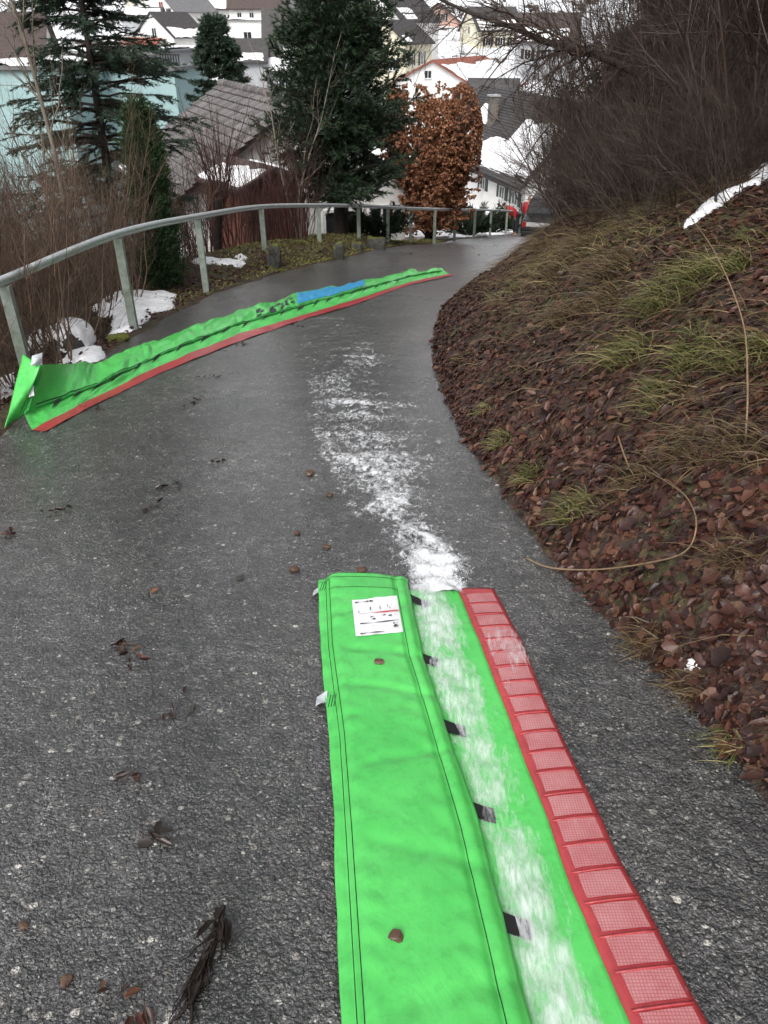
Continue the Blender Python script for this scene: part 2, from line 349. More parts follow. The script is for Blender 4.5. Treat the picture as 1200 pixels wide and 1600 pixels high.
A_BARK = simple('dark_bark', (.034, .024, .020), (.013, .009, .008), 12, .75, .5, 70)
A_TWIG = simple('brown_twigs', (.150, .098, .068), (.062, .040, .029), 5, .65, island=.4)
A_TWIGR = simple('reddish_twigs', (.085, .034, .026), (.035, .016, .013), 5, .6, island=.4)
A_TWIGD = simple('dark_wet_twigs', (.066, .043, .032), (.026, .017, .013), 5, .45, island=.5)
A_TWIGG = simple('pale_grey_twigs', (.23, .20, .16), (.12, .10, .08), 8, .7)
A_SPRUCE = simple('spruce_needles', (.040, .070, .044), (.020, .038, .024), 2.5, .55, island=.4)
A_YEW = simple('yew_needles', (.036, .064, .030), (.015, .030, .016), 1.6, .5, island=.45)
A_THUJA = simple('thuja_sprays', (.040, .085, .028), (.018, .042, .014), 3, .6, island=.35)
A_JUN = simple('juniper_needles', (.026, .046, .020), (.011, .02, .01), 2, .6, island=.4)
BEECH = [(0, (.12, .046, .024)), (.35, (.23, .092, .044)), (.7, (.34, .155, .078)), (1, (.46, .26, .15))]
A_BEECH = simple('copper_beech_leaves', (.35, .15, .07), (.18, .072, .036), 3, .6, stops=BEECH, transl=.25)
LITTER = [(0, (.012, .007, .007)), (.3, (.030, .013, .011)), (.6, (.058, .020, .014)), (.8, (.085, .030, .018)), (.93, (.13, .055, .03)), (1, (.19, .11, .065))]
A_LITTER = simple('wet_leaf_litter', (.055, .022, .017), (.016, .009, .008), 14, .40, .3, 60, stops=LITTER, spec=.35)
VG = [(0, (.05, .06, .014)), (.4, (.12, .13, .03)), (.75, (.20, .19, .05)), (1, (.27, .23, .10))]
GR = [(0, (.030, .038, .010)), (.35, (.075, .09, .022)), (.65, (.16, .15, .05)), (.85, (.28, .22, .10)), (1, (.36, .29, .16))]
A_GRASS = simple('winter_grass', (.12, .12, .035), (.05, .055, .018), 4, .5, stops=GR)
GD = [(0, (.040, .026, .014)), (.5, (.095, .064, .030)), (.85, (.16, .115, .055)), (1, (.28, .21, .11))]
A_VERGE = simple('mossy_verge_grass', (.16, .16, .04), (.08, .085, .022), 4, .6, stops=VG)
A_DRY = simple('dry_grass', (.10, .068, .032), (.035, .024, .013), 4, .55, stops=GD)
A_MOSS = simple('yellow_moss', (.14, .15, .025), (.05, .06, .012), 25, .9, .8, 120, .02)
A_STONE = simple('grey_stone', (.065, .062, .052), (.022, .022, .018), 12, .8, .6, 30, .02)
A_PEB = simple('brown_pebble', (.12, .065, .04), (.05, .03, .02), 40, .45, .2, 120)
A_WHITE = simple('white_render', (.74, .73, .71), (.62, .61, .59), .8, .85, .2, 25)
A_CREAM = simple('cream_render', (.66, .62, .48), (.55, .52, .40), .8, .85, .2, 25)
A_PINK = simple('pink_render', (.46, .30, .25), (.38, .25, .205), .8, .85, .2, 25)
A_TEAL = simple('teal_render', (.34, .48, .49), (.28, .42, .43), .5, .8, .15, 25)
A_GREYR = simple('grey_render', (.40, .41, .43), (.32, .33, .35), .8, .85, .2, 25)
A_SHED = simple('red_brown_boards', (.115, .038, .025), (.06, .02, .014), 6, .75, .4, 30)
A_PALEB = simple('pale_boards', (.30, .21, .18), (.18, .12, .10), 6, .75, .4, 30)
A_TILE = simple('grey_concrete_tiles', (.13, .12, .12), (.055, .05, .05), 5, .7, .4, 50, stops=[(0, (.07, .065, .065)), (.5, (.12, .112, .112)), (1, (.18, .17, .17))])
A_LIP = simple('tile_edge_shade', (.030, .028, .026), (.015, .014, .013), 9, .9)  # dark lip colour paints in the shadow line under each tile course
A_ROOFD = m_roof('dark_tile_roof', (.075, .070, .070), (.035, .033, .034)); A_ROOFB = m_roof('brown_tile_roof', (.085, .058, .052), (.045, .032, .03))
A_ROOFR = m_roof('red_tile_roof', (.30, .10, .065), (.20, .065, .045)); A_ROOFG = m_roof('grey_flat_roof', (.20, .20, .205), (.11, .11, .115), 3)
A_GLASS = simple('window_glass', (.02, .024, .028), rough=.12, spec=.7); A_FRAME = simple('white_frame', (.75, .75, .74), rough=.5)
A_SHUT = simple('dark_green_shutter', (.035, .06, .05), rough=.6); A_SHUTB = simple('dark_shutter', (.03, .027, .028), rough=.6); A_SHUTR = simple('red_shutter', (.25, .02, .03), rough=.6)
A_BROWN = simple('rust_red_panel', (.22, .055, .03), (.14, .035, .02), 3, .7); A_GUT = simple('dark_gutter', (.03, .028, .027), rough=.45)
A_CONC = simple('stained_concrete', (.20, .18, .155), (.05, .045, .04), 3, .85, .5, 30)
# ================================================================== the setting
def geo(a, b, n): return list(a+(b-a)*(np.arange(1, n+1)/n)**2.2)
ysl = list(np.arange(-4, .6, .2))+list(np.arange(.6, 15, .08))+list(np.arange(15, 46, .25))+list(np.arange(46, 130, 1.1))+list(np.arange(130, 701, 8))
sl_ = list(np.arange(0, .6, .05))+list(np.arange(.6, 3.2, .08))+list(np.arange(3.2, 9, .25))+geo(9, 330, 42)
Y = np.array(ysl)[:, None]; cols = []
for s in sl_[::-1]: cols.append(xL(Y[:, 0])-s)
for f in (.02, .06, .3, .7, .94, .98): cols.append(xL(Y[:, 0])*(1-f)+xR(Y[:, 0])*f)
for s in sl_: cols.append(xR(Y[:, 0])+s)
X = np.stack(cols, 1); YY = np.broadcast_to(Y, X.shape)
def gridmesh(name, X, YY, Z, mat, smooth=True):
    r, c = X.shape; i = np.arange(r*c).reshape(r, c)
    Q = np.stack([i[:-1, :-1], i[:-1, 1:], i[1:, 1:], i[1:, :-1]], -1).reshape(-1, 4)
    return mesh(name, np.stack([X, YY, Z], -1).reshape(-1, 3), Q, mat, smooth)
ground = ob('ground', gridmesh('ground', X, YY, G(X, YY), A_GROUND)); tag(ground, kind='structure')
yr = np.concatenate([np.arange(-4, 16, .06), np.arange(16, 62, .2)])[:, None]; u = np.linspace(0, 1, 61)[None]
Xr = (xL(yr)-.22)*(1-u)+(xR(yr)+.22)*u; Yr = np.broadcast_to(yr, Xr.shape)
Zr = road_z(Xr, Yr)-.35*np.clip(np.maximum(xL(Yr)-Xr, Xr-xR(Yr))-.04, 0, 1)
road = ob('road', gridmesh('road', Xr, Yr, Zr, A_ASPH)); tag(road, kind='structure')
# ------------------------------------------------------------------ snow lying about
def inside(poly, x, y):
    c = np.zeros(x.shape, bool); n = len(poly); j = n-1
    for i in range(n):
        xi, yi = poly[i]; xj, yj = poly[j]
        c ^= ((yi > y) != (yj > y)) & (x < (xj-xi)*(y-yi)/(yj-yi+1e-12)+xi); j = i
    return c
def pdist(poly, x, y):
    dmin = np.full(x.shape, 1e9)
    for i in range(len(poly)):
        a = np.array(poly[i-1]); b = np.array(poly[i]); ab = b-a
        t = np.clip(((x-a[0])*ab[0]+(y-a[1])*ab[1])/(ab@ab+1e-9), 0, 1)
        dmin = np.minimum(dmin, np.hypot(x-a[0]-t*ab[0], y-a[1]-t*ab[1]))
    return np.where(inside(poly, x, y), dmin, -dmin)
def blob_mesh(name, poly, fn, res, th, mat, nz=.06, nsc=5, edge=.1):
    P = np.array(poly); lo = P.min(0)-.1; hi = P.max(0)+.1
    x = np.arange(lo[0], hi[0], res); y = np.arange(lo[1], hi[1], res); Xg, Yg = np.meshgrid(x, y)
    dd = pdist(poly, Xg, Yg)+nz*wob(Xg, Yg, nsc, 1)+nz*.4*wob(Xg, Yg, nsc*4, 3)
    Z = fn(Xg, Yg)+th*np.sqrt(np.clip(dd/edge, 0, 1))+.18*th*wob(Xg, Yg, 6/max(res*20, .6), 2)*np.clip(dd/edge, 0, 1)-.01
    r, c = Xg.shape; i = np.arange(r*c).reshape(r, c); keep = (dd > 0)
    kq = keep[:-1, :-1] | keep[:-1, 1:] | keep[1:, 1:] | keep[1:, :-1]
    Z = np.where(keep, Z, fn(Xg, Yg)-.03)
    Q = np.stack([i[:-1, :-1], i[:-1, 1:], i[1:, 1:], i[1:, :-1]], -1)[kq]
    us = np.unique(Q); mp = np.zeros(r*c, int); mp[us] = np.arange(len(us))
    return mesh(name, np.stack([Xg, Yg, Z], -1).reshape(-1, 3)[us], mp[Q], mat, True)
def snow_px(pts, label, th=.05, res=.03, nz=.04):
    poly = [tuple(hit(*p)[:2]) for p in pts]
    o = ob('snow_patch', blob_mesh('snow_patch', poly, G, res, th, A_SNOW, nz)); return tag(o, label, 'snow', 'patches of old snow', 'stuff')
snow_px([(165, 530), (175, 497), (150, 500), (140, 482), (165, 465), (205, 456), (280, 460), (270, 482), (240, 490), (225, 512), (205, 520)], 'snow patch around the foot of the handrail post beside the boulder', .06)
snow_px([(85, 565), (110, 548), (140, 543), (165, 550), (160, 565), (120, 575)], 'snow patch just behind the upturned end of the green barrier', .05)
snow_px([(35, 545), (50, 520), (80, 505), (95, 520), (80, 535), (55, 555)], 'snow lying among the stems to the road side of the boulder', .05)
snow_px([(-20, 620), (0, 590), (25, 580), (30, 600), (10, 625)], 'snow by the upturned corner of the green barrier', .05)
snow_px([(290, 410), (320, 402), (350, 405), (385, 412), (375, 422), (340, 416), (310, 414)], 'thin snow streak on the grass by the third handrail post', .05)
snow_px([(365, 402), (378, 398), (388, 404), (378, 409)], 'small snow lump on the mossy grass verge', .05)
snow_px([(700, 372), (730, 370), (800, 366), (815, 360), (760, 360)], 'strip of snow under the dark junipers by the far rail', .06, .06)
snow_px([(1072, 354), (1095, 325), (1125, 300), (1150, 293), (1180, 278), (1230, 246), (1230, 258), (1190, 290), (1150, 307), (1112, 330)], 'long snow streak on the wooded bank', .06, .03, .05)
snow_px([(1165, 285), (1180, 268), (1210, 258), (1215, 270)], 'small snow patch above the streak on the bank', .04)
snow_px([(1062, 1038), (1080, 1031), (1104, 1042), (1090, 1052), (1068, 1050)], 'fist-sized snow lump on the leaf litter', .07, .012, .008)
# ================================================================== flood barrier lying on the road close by
def fy(pts, off=0.0):                 # pixel outline -> x as a function of y on the road
    q = sorted([tuple(hit(px, py, road_z, off)[:2][::-1]) for px, py in pts]); a = np.array(q)
    s0 = (a[1, 1]-a[0, 1])/(a[1, 0]-a[0, 0])
    a = np.vstack([[a[0, 0]-2.2, a[0, 1]-2.2*s0*.6], a]); return lambda y: np.interp(y, a[:, 0], a[:, 1])
nL = fy([(497, 912), (500, 1010), (515, 1150), (525, 1400), (533, 1600)], .03)
nF = fy([(637, 910), (660, 1020), (700, 1140), (750, 1290), (805, 1500), (830, 1600)], .05)
nS = fy([(718, 925), (800, 1130), (900, 1400), (985, 1600)], .012)
nR = fy([(772, 922), (812, 1000), (850, 1090), (905, 1210), (960, 1330), (1030, 1460), (1105, 1600)], .012)
Y0, Y1 = -1.4, 2.56
def flap_z(x, y):
    a, b = nL(y), nF(y); t = np.clip((x-a)/(b-a), 0, 1)
    z = .020+.034*sstep(0, .2, t)+.010*np.sin(t*3.1)-.012*sstep(.93, 1, t)
    z = z+.0045*wob(x*1.0, y*.7, 9, 1)+.0025*wob(x, y, 24, 3)
    for yc, sg in ((2.32, .03), (2.04, .025), (1.83, .02), (1.5, .02), (1.18, .03), (.8, .03)):
        z = z-.006*np.exp(-((y-yc-.12*(t-.5)*math.sin(yc*9))/sg)**2)*sstep(.05, .3, t)
    puck = np.exp(-((t-.20)/.08)**2)+.8*np.exp(-((t-.76)/.08)**2)+.7*np.exp(-((t-.04)/.05)**2)
    z = z+.0035*puck*np.sin(y*70+6*wob(x, y, 3, 2)+8*t)*(.4+.6*np.abs(wob(x, y, 2.5, 4)))
    z = z-.010*np.exp(-((t-.085)/.03)**2)-.008*np.exp(-((t-.86)/.03)**2)
    return road_z(x, y)+z+.012*sstep(2.3, 2.56, y)*(1-t)
def low_z(x, y):
    return road_z(x, y)+.013+.0025*wob(x, y, 10, 2)
def red_z(x, y): return low_z(x, y)+.002+.004*np.sin((x-nS(y))/(nR(y)-nS(y)+1e-6)*3.1)
def strip(name, fa, fb, y0, y1, zf, mat, parent, ny=240, nx=14, yoff=None):
    y = np.linspace(y0, y1, ny)[:, None]; t = np.linspace(0, 1, nx)[None]
    Yg = np.broadcast_to(y, (ny, nx)).copy()
    if yoff is not None: Yg = Yg+yoff(t)*sstep(y1-.5, y1, y)
    Xg = fa(Yg)*(1-t)+fb(Yg)*t+.003*wob(Yg, Yg*0, 14, 2)
    o = ob(name, gridmesh(name, Xg, Yg, zf(Xg, Yg), mat), parent)
    sd = o.modifiers.new('thickness', 'SOLIDIFY'); sd.thickness = .003; sd.offset = -1; return o
nb = empty('flood_barrier', (0, 0, 0))
tag(nb, 'flat green flood barrier with red ladder edge and paper label, water foaming over it', 'flood barrier', 'flood barriers on the road')
nb.location = (0, 1.2, float(zr(1.2)))
bpy.context.view_layer.update()
def keep(o, p):
    o.parent = p; o.matrix_parent_inverse = Matrix.Translation(-p.location); return o
def sk(*a, **k): return keep(strip(*a, None, **k), nb)
flap = sk('flap', nL, nF, Y0, Y1+.03, flap_z, A_GREEN, ny=420, nx=60)
lower = sk('under_sheet', lambda y: nF(y)-.10, nS, Y0, Y1-.02, low_z, A_GREEN, ny=260, nx=20)
redst = sk('red_edge_strip', lambda y: nS(y)-.004, nR, Y0, Y1-.01, red_z, A_RED, ny=260, nx=10)
# ladder of mesh windows in the red strip
yy_ = 2.50; kk = 0
while yy_ > -.6:
    h = .085; t0, t1 = .14, .90
    ya, yb = yy_-h*.82, yy_
    gy = np.linspace(ya, yb, 6)[:, None]; gt = np.linspace(t0, t1, 8)[None]
    Yg = np.broadcast_to(gy, (6, 8))+.018*(gt-.5)
    Xg = nS(Yg)*(1-gt)+nR(Yg)*gt
    q = ob('mesh_window', gridmesh('mesh_window', Xg, Yg, red_z(Xg, Yg)+.0025, A_MESH)); q.parent = redst
    bar = MB().tube([(nS(np.array(ya-.012+.018*(s-.5)))*(1-s)+nR(np.array(ya-.012+.018*(s-.5)))*s, ya-.012+.018*(s-.5),
                      float(red_z(np.array(nS(ya)*(1-s)+nR(ya)*s), np.array(ya-.01)))+.003) for s in np.linspace(.06, .95, 6)], .0032, 5)
    q = bar.build('rung', A_RED, None, True); q.parent = redst
    yy_ -= h+.004*math.sin(kk*1.7); kk += 1
# black pockets along the flap edge
for px, py in ((650, 935), (662, 1025), (700, 1133), (742, 1262), (795, 1440), (845, 1640), (905, 1900)):
    if py < 1600: c = hit(px, py, road_z, .04)
    else: c = np.array([.31, .72-.4*(py-1640)/260-.15, 0])
    V = []; n = 6; wd, hg = (.075, .050)
    for a in np.linspace(0, 1, n):
        for b in (0, 1):
            x = c[0]-.02+wd*a; y = c[1]-hg/2+hg*b-.01*a
            V.append((x, y, float(low_z(x, y))+.026*(1-a)**1.5+.004))
    q = keep(ob('strap', mesh('strap', V, [(2*i, 2*i+2, 2*i+3, 2*i+1) for i in range(n-1)], A_BLACK)), nb)
    sd = q.modifiers.new('t', 'SOLIDIFY'); sd.thickness = .003
def seam(name, f, y0, y1, wdt=.0012, step=.012):
    ys = np.arange(y0, y1, step); pts = [(float(f(y)), float(y), float(flap_z(f(y), y))+.0012) for y in ys]
    return keep(MB().tube(pts, wdt, 4).build(name, A_THREAD), nb)
tm = lambda t: (lambda y: nL(y)*(1-t)+nF(y)*t)
seam('stitching', tm(.085), -.6, 2.56); seam('stitching', tm(.125), -.6, 2.56); seam('stitching', tm(.865), -.6, 2.5)
def hseam(yc, t0, t1, sl=0):
    pts = []
    for t in np.linspace(t0, t1, 20):
        y = yc+sl*(t-.5); x = float(nL(y)*(1-t)+nF(y)*t); pts.append((x, y, float(flap_z(x, y))+.0012))
    return keep(MB().tube(pts, .0012, 4).build('stitching', A_THREAD), nb)
hseam(2.47, .12, .86); hseam(2.555, .02, .98)
for yc in (2.52, 1.79):
    for t in (.05, .075, .10): hseam(yc+.045*.0-1.6*(t-.0175-.5), t-.035, t+.0, 1.6)
# paper label with its small print
def on_flap(px, py, dz): q = hit(px, py, flap_z, dz); return (q[0], q[1], float(flap_z(q[0], q[1]))+dz)
def lerp2(c, s, t): return (c[0][0]*(1-s)*(1-t)+c[1][0]*s*(1-t)+c[3][0]*(1-s)*t+c[2][0]*s*t, c[0][1]*(1-s)*(1-t)+c[1][1]*s*(1-t)+c[3][1]*(1-s)*t+c[2][1]*s*t)
LC = [(550, 939), (620, 931), (630, 988), (556, 995)]
def patch(name, s0, s1, t0, t1, dz, mat, parent, n=5):
    V = []; 
    for t in np.linspace(t0, t1, n):
        for s in np.linspace(s0, s1, n): V.append(on_flap(*lerp2(LC, s, t), dz))
    Fq = [(j*n+i, (j+1)*n+i, (j+1)*n+i+1, j*n+i+1) for j in range(n-1) for i in range(n-1)]
    o = ob(name, mesh(name, V, Fq, mat, True)); return o
lab = keep(patch('label_sheet', 0, 1, 0, 1, .004, A_PAPER, nb, 8), nb)
prints = [(.06, .36, .06, .085, A_INK), (.38, .46, .06, .08, A_INK), (.10, .98, .385, .405, A_INKR), (.12, .96, .655, .668, A_INK), (.1, .62, .93, .945, A_INK),
          (.11, .13, .31, .34, A_INK), (.37, .39, .23, .31, A_INK), (.585, .598, .21, .33, A_INK), (.755, .767, .21, .27, A_INK), (.80, .812, .27, .33, A_INK), (.84, .858, .21, .24, A_INK),
          (.34, .46, .50, .515, A_INK), (.34, .46, .56, .575, A_INK), (.58, .70, .48, .492, A_INK), (.74, .82, .51, .522, A_INK), (.86, .95, .50, .514, A_INK), (.36, .40, .75, .765, A_INK), (.60, .68, .77, .782, A_INK), (.82, .95, .73, .745, A_INK), (.84, .95, .775, .79, A_INK), (.82, .93, .81, .825, A_INK)]
for a, b, c, dd, m_ in prints:
    q = patch('print', a, b, c, dd, .0085, m_, None, 4); q.parent = lab
for px, py in ((491, 922), (496, 1092)):
    c = hit(px, py, road_z, .02); V = []
    for i in range(5):
        for j in range(4):
            a, b = i/4, j/3; x = c[0]-.004+.036*a; y = c[1]-.03+.055*b
            V.append((x, y, float(road_z(x, y))+.008+.018*a+.006*math.sin(5*b+3*a)))
    q = keep(ob('plastic_tab', mesh('plastic_tab', V, [(i*4+j, i*4+4+j, i*4+5+j, i*4+j+1) for i in range(4) for j in range(3)], A_CLEAR, True)), nb)
# ================================================================== second barrier, curving across the road farther down
cx = np.array([20, 150, 250, 370, 465, 560, 640, 692.])
def line3(pts, hs):
    q = np.array([hit(px, py, road_z, h) for (px, py), h in zip(pts, hs)]); return q
cu = np.linspace(0, 1, 8)
fu = line3([(62, 600), (150, 566), (250, 530), (370, 487), (465, 460), (560, 440), (640, 424), (690, 420)], [.12, .10, .085, .07, .055, .045, .04, .03])
fl = line3([(38, 648), (150, 607), (250, 557), (370, 510), (465, 482), (560, 455), (640, 433), (695, 424)], [.03, .05, .05, .045, .04, .035, .03, .025])
fi = line3([(50, 672), (130, 630), (250, 572), (370, 523), (465, 495), (560, 467), (640, 441), (702, 428)], [.01]*8)
fo = line3([(70, 675), (130, 642), (250, 583), (370, 535), (465, 502), (560, 474), (640, 445), (710, 430)], [.006]*8)
fu[0] = W(62, 570, 5.25)
def rs(a, u):
    return np.stack([np.interp(u, cu, a[:, i]) for i in range(3)], -1)
k9 = np.hanning(41); k9 /= k9.sum()
def sm(a, u):
    g = np.linspace(-.1, 1.1, 1201); v = rs(a, np.clip(g, 0, 1))
    e = np.clip(g, 0, 1)-g; v = v-e[:, None]*np.where(g[:, None] < 0, (a[1]-a[0])*7, (a[-1]-a[-2])*7)
    v = np.stack([np.convolve(np.pad(v[:, i], 20, mode='edge'), k9, 'valid') for i in range(3)], -1)
    return np.stack([np.interp(u, g, v[:, i]) for i in range(3)], -1)
def far_pt(u, v, part):
    a, b = {'flap': (fu, fl), 'sheet': (fl, fi), 'red': (fi, fo)}[part]
    A = sm(a, u); B = sm(b, u); P = A*(1-v[..., None])+B*v[..., None]
    s = u*14
    if part == 'flap':
        P[..., 2] += (.024*wob(s, s*0, 3.2, 1, 2)*(1-v)+.020*wob(s*2, v*1.5+s, 2.6, 1)*(1-.3*v)+.010*np.abs(wob(s*4, v*2-s*2, 2.4, 3, 2)))*sstep(.03, .12, u)+.02*np.sin(v*3.14)
        P[..., 1] += .045*wob(s, s*0+4, 3.4, 3, 2)*(1-v)*sstep(.06, .14, u)
    elif part == 'sheet':
        P[..., 2] += .016*wob(s*2.5, v*1.5, 2.6, 2)*np.sin(v*3.14)+.012*np.abs(wob(s*4, v+s, 2.2, 1, 2))*(1-v)
    else: P[..., 2] += .006*wob(s*3, v, 2, 3)+.004
    P[..., 2] = np.maximum(P[..., 2], road_z(P[..., 0], P[..., 1])+.004+.004*(part != 'red'))
    return P
fb = empty('flood_barrier', (-2.3, 5.0, float(zr(5.0))))
tag(fb, 'long rumpled green flood barrier with blue print curving across the road to the handrail', 'flood barrier', 'flood barriers on the road')
def fstrip(name, part, u0, u1, v0, v1, mat, nu, nv, dz=0, parent=None):
    u_ = np.linspace(u0, u1, nu)[:, None]; v_ = np.linspace(v0, v1, nv)[None]
    P = far_pt(np.broadcast_to(u_, (nu, nv)), np.broadcast_to(v_, (nu, nv)), part); P[..., 2] += dz
    o = ob(name, gridmesh(name, P[..., 0], P[..., 1], P[..., 2], mat))
    if parent is None: keep(o, fb)
    else: o.parent = parent
    return o
ff = fstrip('flap', 'flap', 0, 1, 0, 1, A_GREEN, 500, 24); fstrip('under_sheet', 'sheet', 0, 1, 0, 1, A_GREEN, 400, 14); fstrip('red_edge_strip', 'red', 0, 1, 0, 1, A_RED, 300, 6)
fstrip('blue_panel', 'flap', .57, .73, .12, .80, A_BLUE, 90, 16, .006)
P = far_pt(np.linspace(.02, .99, 200), np.full(200, .97), 'flap'); P[:, 2] += .012
keep(MB().tube(P, .010, 5).build('fold_cord', A_GREEN2, None, True), fb)
P = far_pt(np.linspace(.02, .99, 200), np.full(200, .9), 'flap'); P[:, 2] += .008
keep(MB().tube(P, .0035, 4).build('stitching', A_THREAD), fb)
for u0 in np.concatenate([np.arange(.06, .58, .043), np.arange(.58, .97, .03)]):
    V = []; Lu = .0065*(1-.5*u0)
    for a in (0, 1):
        for b in (0, .5, 1):
            p = far_pt(np.array([u0+a*Lu*2.2-.008*b]), np.array([.02+.42*b*(1-.75*a)]), 'sheet')[0]; p[2] += .014*(1-b)+.010; V.append(p)
    keep(ob('strap', mesh('strap', V, [(0, 1, 4, 3), (1, 2, 5, 4)], A_BLACK)), fb)
g2 = np.random.default_rng(5)
for i in range(26):                   # worn black print beside the blue panel
    u0 = g2.uniform(.47, .555); v0 = g2.uniform(.25, .75); du, dv = g2.uniform(.004, .010), g2.uniform(.06, .16)
    V = [];
    for a in (0, 1):
        for b in (0, 1): p = far_pt(np.array([u0+du*a]), np.array([v0+dv*b]), 'flap')[0]; p[2] += .008; V.append(p)
    q = ob('print', mesh('print', V, [(0, 1, 3, 2)], A_INK)); q.parent = ff
# upturned near end, folded against the first post
def wp(px, py, Yd): return W(px, py, Yd)
E0, E1, E2, E3 = wp(35, 553, 5.3), wp(63, 572, 5.15), hit(30, 655, road_z, .02), hit(8, 668, road_z, .02)
E4, E5 = wp(68, 578, 5.22), wp(44, 640, 4.95)
def quadgrid(a, b, c, dd, n, m, bow, nrm):
    s = np.linspace(0, 1, n)[:, None, None]; t = np.linspace(0, 1, m)[None, :, None]
    P = a*(1-s)*(1-t)+b*s*(1-t)+c*s*t+dd*(1-s)*t
    return P+np.array(nrm)*bow*np.sin(s*3.14)*np.sin(t*3.14)+np.array(nrm)*.010*np.sin(t*9+s*4)
for nm, q, mt, bow in (('end_flap', (E0, E1, E2, E3), A_GREEN, .03), ('end_fold', (E1, E4, E5, E2), A_GREEN2, -.02)):
    P = quadgrid(*q, 10, 20, bow, (.5, -.8, .3)); o = keep(ob(nm, gridmesh(nm, P[..., 0], P[..., 1], P[..., 2], mt)), fb)
    sd = o.modifiers.new('t', 'SOLIDIFY'); sd.thickness = .006
P = quadgrid(wp(50, 556, 5.2), wp(66, 551, 5.25), wp(66, 570, 5.18), wp(48, 572, 5.12), 6, 6, .04, (.3, -.9, .3))
keep(ob('plastic_tab', gridmesh('plastic_tab', P[..., 0], P[..., 1], P[..., 2], A_CLEAR)), fb)
P = quadgrid(wp(46, 607, 5.05), wp(53, 603, 5.08), wp(54, 618, 5.04), wp(45, 621, 5.0), 3, 3, 0, (0, -1, 0))
keep(ob('label_sheet', gridmesh('label_sheet', P[..., 0], P[..., 1], P[..., 2], A_PAPER)), fb)
# ================================================================== water running down the road and over the near barrier
def water(name, label, xa, xb, y0, y1, fn, foamf, res=.012, amp=.02, base=.006, mt=None):
    ys = np.arange(y0, y1, res); n = int((np.max(xb(ys)-xa(ys)))/res)+2
    t = np.linspace(0, 1, n)[None]; Yg = np.broadcast_to(ys[:, None], (len(ys), n)); Xg = xa(Yg)*(1-t)+xb(Yg)*t
    fo_ = np.clip(foamf(Xg, Yg, np.broadcast_to(t, Xg.shape)), 0, 1)
    rough = np.abs(wob(Xg, Yg*.7, 16, 1, 3))+.6*wob(Xg, Yg, 40, 4, 2)
    Z = fn(Xg, Yg)+base+amp*fo_**1.5*(.5+.6*rough)
    me = gridmesh(name, Xg, Yg, Z, mt or A_FOAM); a = me.attributes.new('foam', 'FLOAT', 'POINT'); a.data.foreach_set('value', fo_.ravel().astype(np.float32))
    o = ob(name, me); return tag(o, label, 'water', None, 'structure')
def poly_y(pts): return fy(pts, .01)
wa = poly_y([(440, 480), (455, 560), (455, 640), (480, 720), (525, 800), (585, 850), (615, 905), (625, 935)])
wb = poly_y([(640, 480), (700, 560), (715, 640), (745, 740), (765, 820), (765, 870), (745, 925), (745, 940)])
wc = poly_y([(520, 480), (540, 560), (540, 640), (565, 720), (610, 790), (655, 850), (682, 890), (690, 925)])
def foam_stream(x, y, t):
    c = wc(y); wdt = .42*(wb(y)-wa(y)); e = np.exp(-((x-c)/(wdt*(.85+.75*sstep(3.2, 4.5, y))))**2)
    st = .36+.18*sstep(8.5, 4.2, y)+.06*sstep(5.2, 4.2, y)+.14*sstep(3.4, 2.9, y)+.36*sstep(2.98, 2.70, y)
    arcs = np.sin((y+.5*np.abs(x-c)+.22*wob(x, y, 2.2, 2))*(9.5+4*sstep(4, 8, y)))*(.5+.5*wob(x, y, 2.5, 4))
    net = np.maximum(0, 1-np.abs(wob(x, y*.8, 7, 3, 2))*3.2)
    f = e*(st+.12*arcs*sstep(2.7, 3.4, y)+.16*wob(x, y*.6, 6, 1))+(.06+.16*sstep(4.5, 3.2, y))*net*e*sstep(11.5, 9, y)
    return f*sstep(0, .12, t)*sstep(1, .88, t)*sstep(11.0, 9.0, y)
water('water', 'white foaming water running down the asphalt to the near barrier', wa, wb, 2.5, 11.0, road_z, foam_stream, .0145, .030)
def foam_mat(x, y, t):
    c = nF(y)*.62+nS(y)*.38; e = np.exp(-((x-c)/.10)**2)
    blot = .5+.5*wob(x*1.0, y*.75, 8, 2, 2); gaps = sum(.5*np.exp(-((y-q)/.05)**2) for q in (1.66, 1.31, .98, 2.08))
    return (e*(.50+.45*blot+.25*sstep(2.3, 2.6, y)-.22*sstep(1.2, .6, y))-gaps*e*.4+.30*sstep(1.0, .25, t)+.12*wob(x*2, y*.6, 7, 4))*sstep(0, .06, t)*sstep(1, .85, t)*sstep(2.62, 2.55, y)+0*x
water('water', 'foaming water sheet over the green under-sheet of the near barrier', lambda y: nF(y)-.004, lambda y: nS(y)+.05, -.6, 2.6, low_z, foam_mat, .009, .014, .006, A_FOAM2)
def foam_right(x, y, t):
    streak = wob(x*6, y*.9, 3.2, 1, 3)
    return (.22+.16*streak)*sstep(0, .1, t)*sstep(1, .6, t)
water('water', 'thin fast film of water on the asphalt between barrier and bank', lambda y: nR(y)+.0, lambda y: np.minimum(nR(y)+.45, xR(y)-.03), -.4, 2.7, road_z, foam_right, .014, .006, .004, A_FOAM2)
def foam_red(x, y, t): return (.26+.16*wob(x, y*.6, 9, 3)+.30*np.exp(-((y-2.12)/.14)**2))*sstep(0, .1, t)*sstep(1, .9, t)
water('water', 'thin water film washing over the red ladder strip', nS, lambda y: nR(y)+.01, .2, 2.5, lambda x, y: red_z(x, y)+.004, foam_red, .010, .005, .003, A_FOAM2)
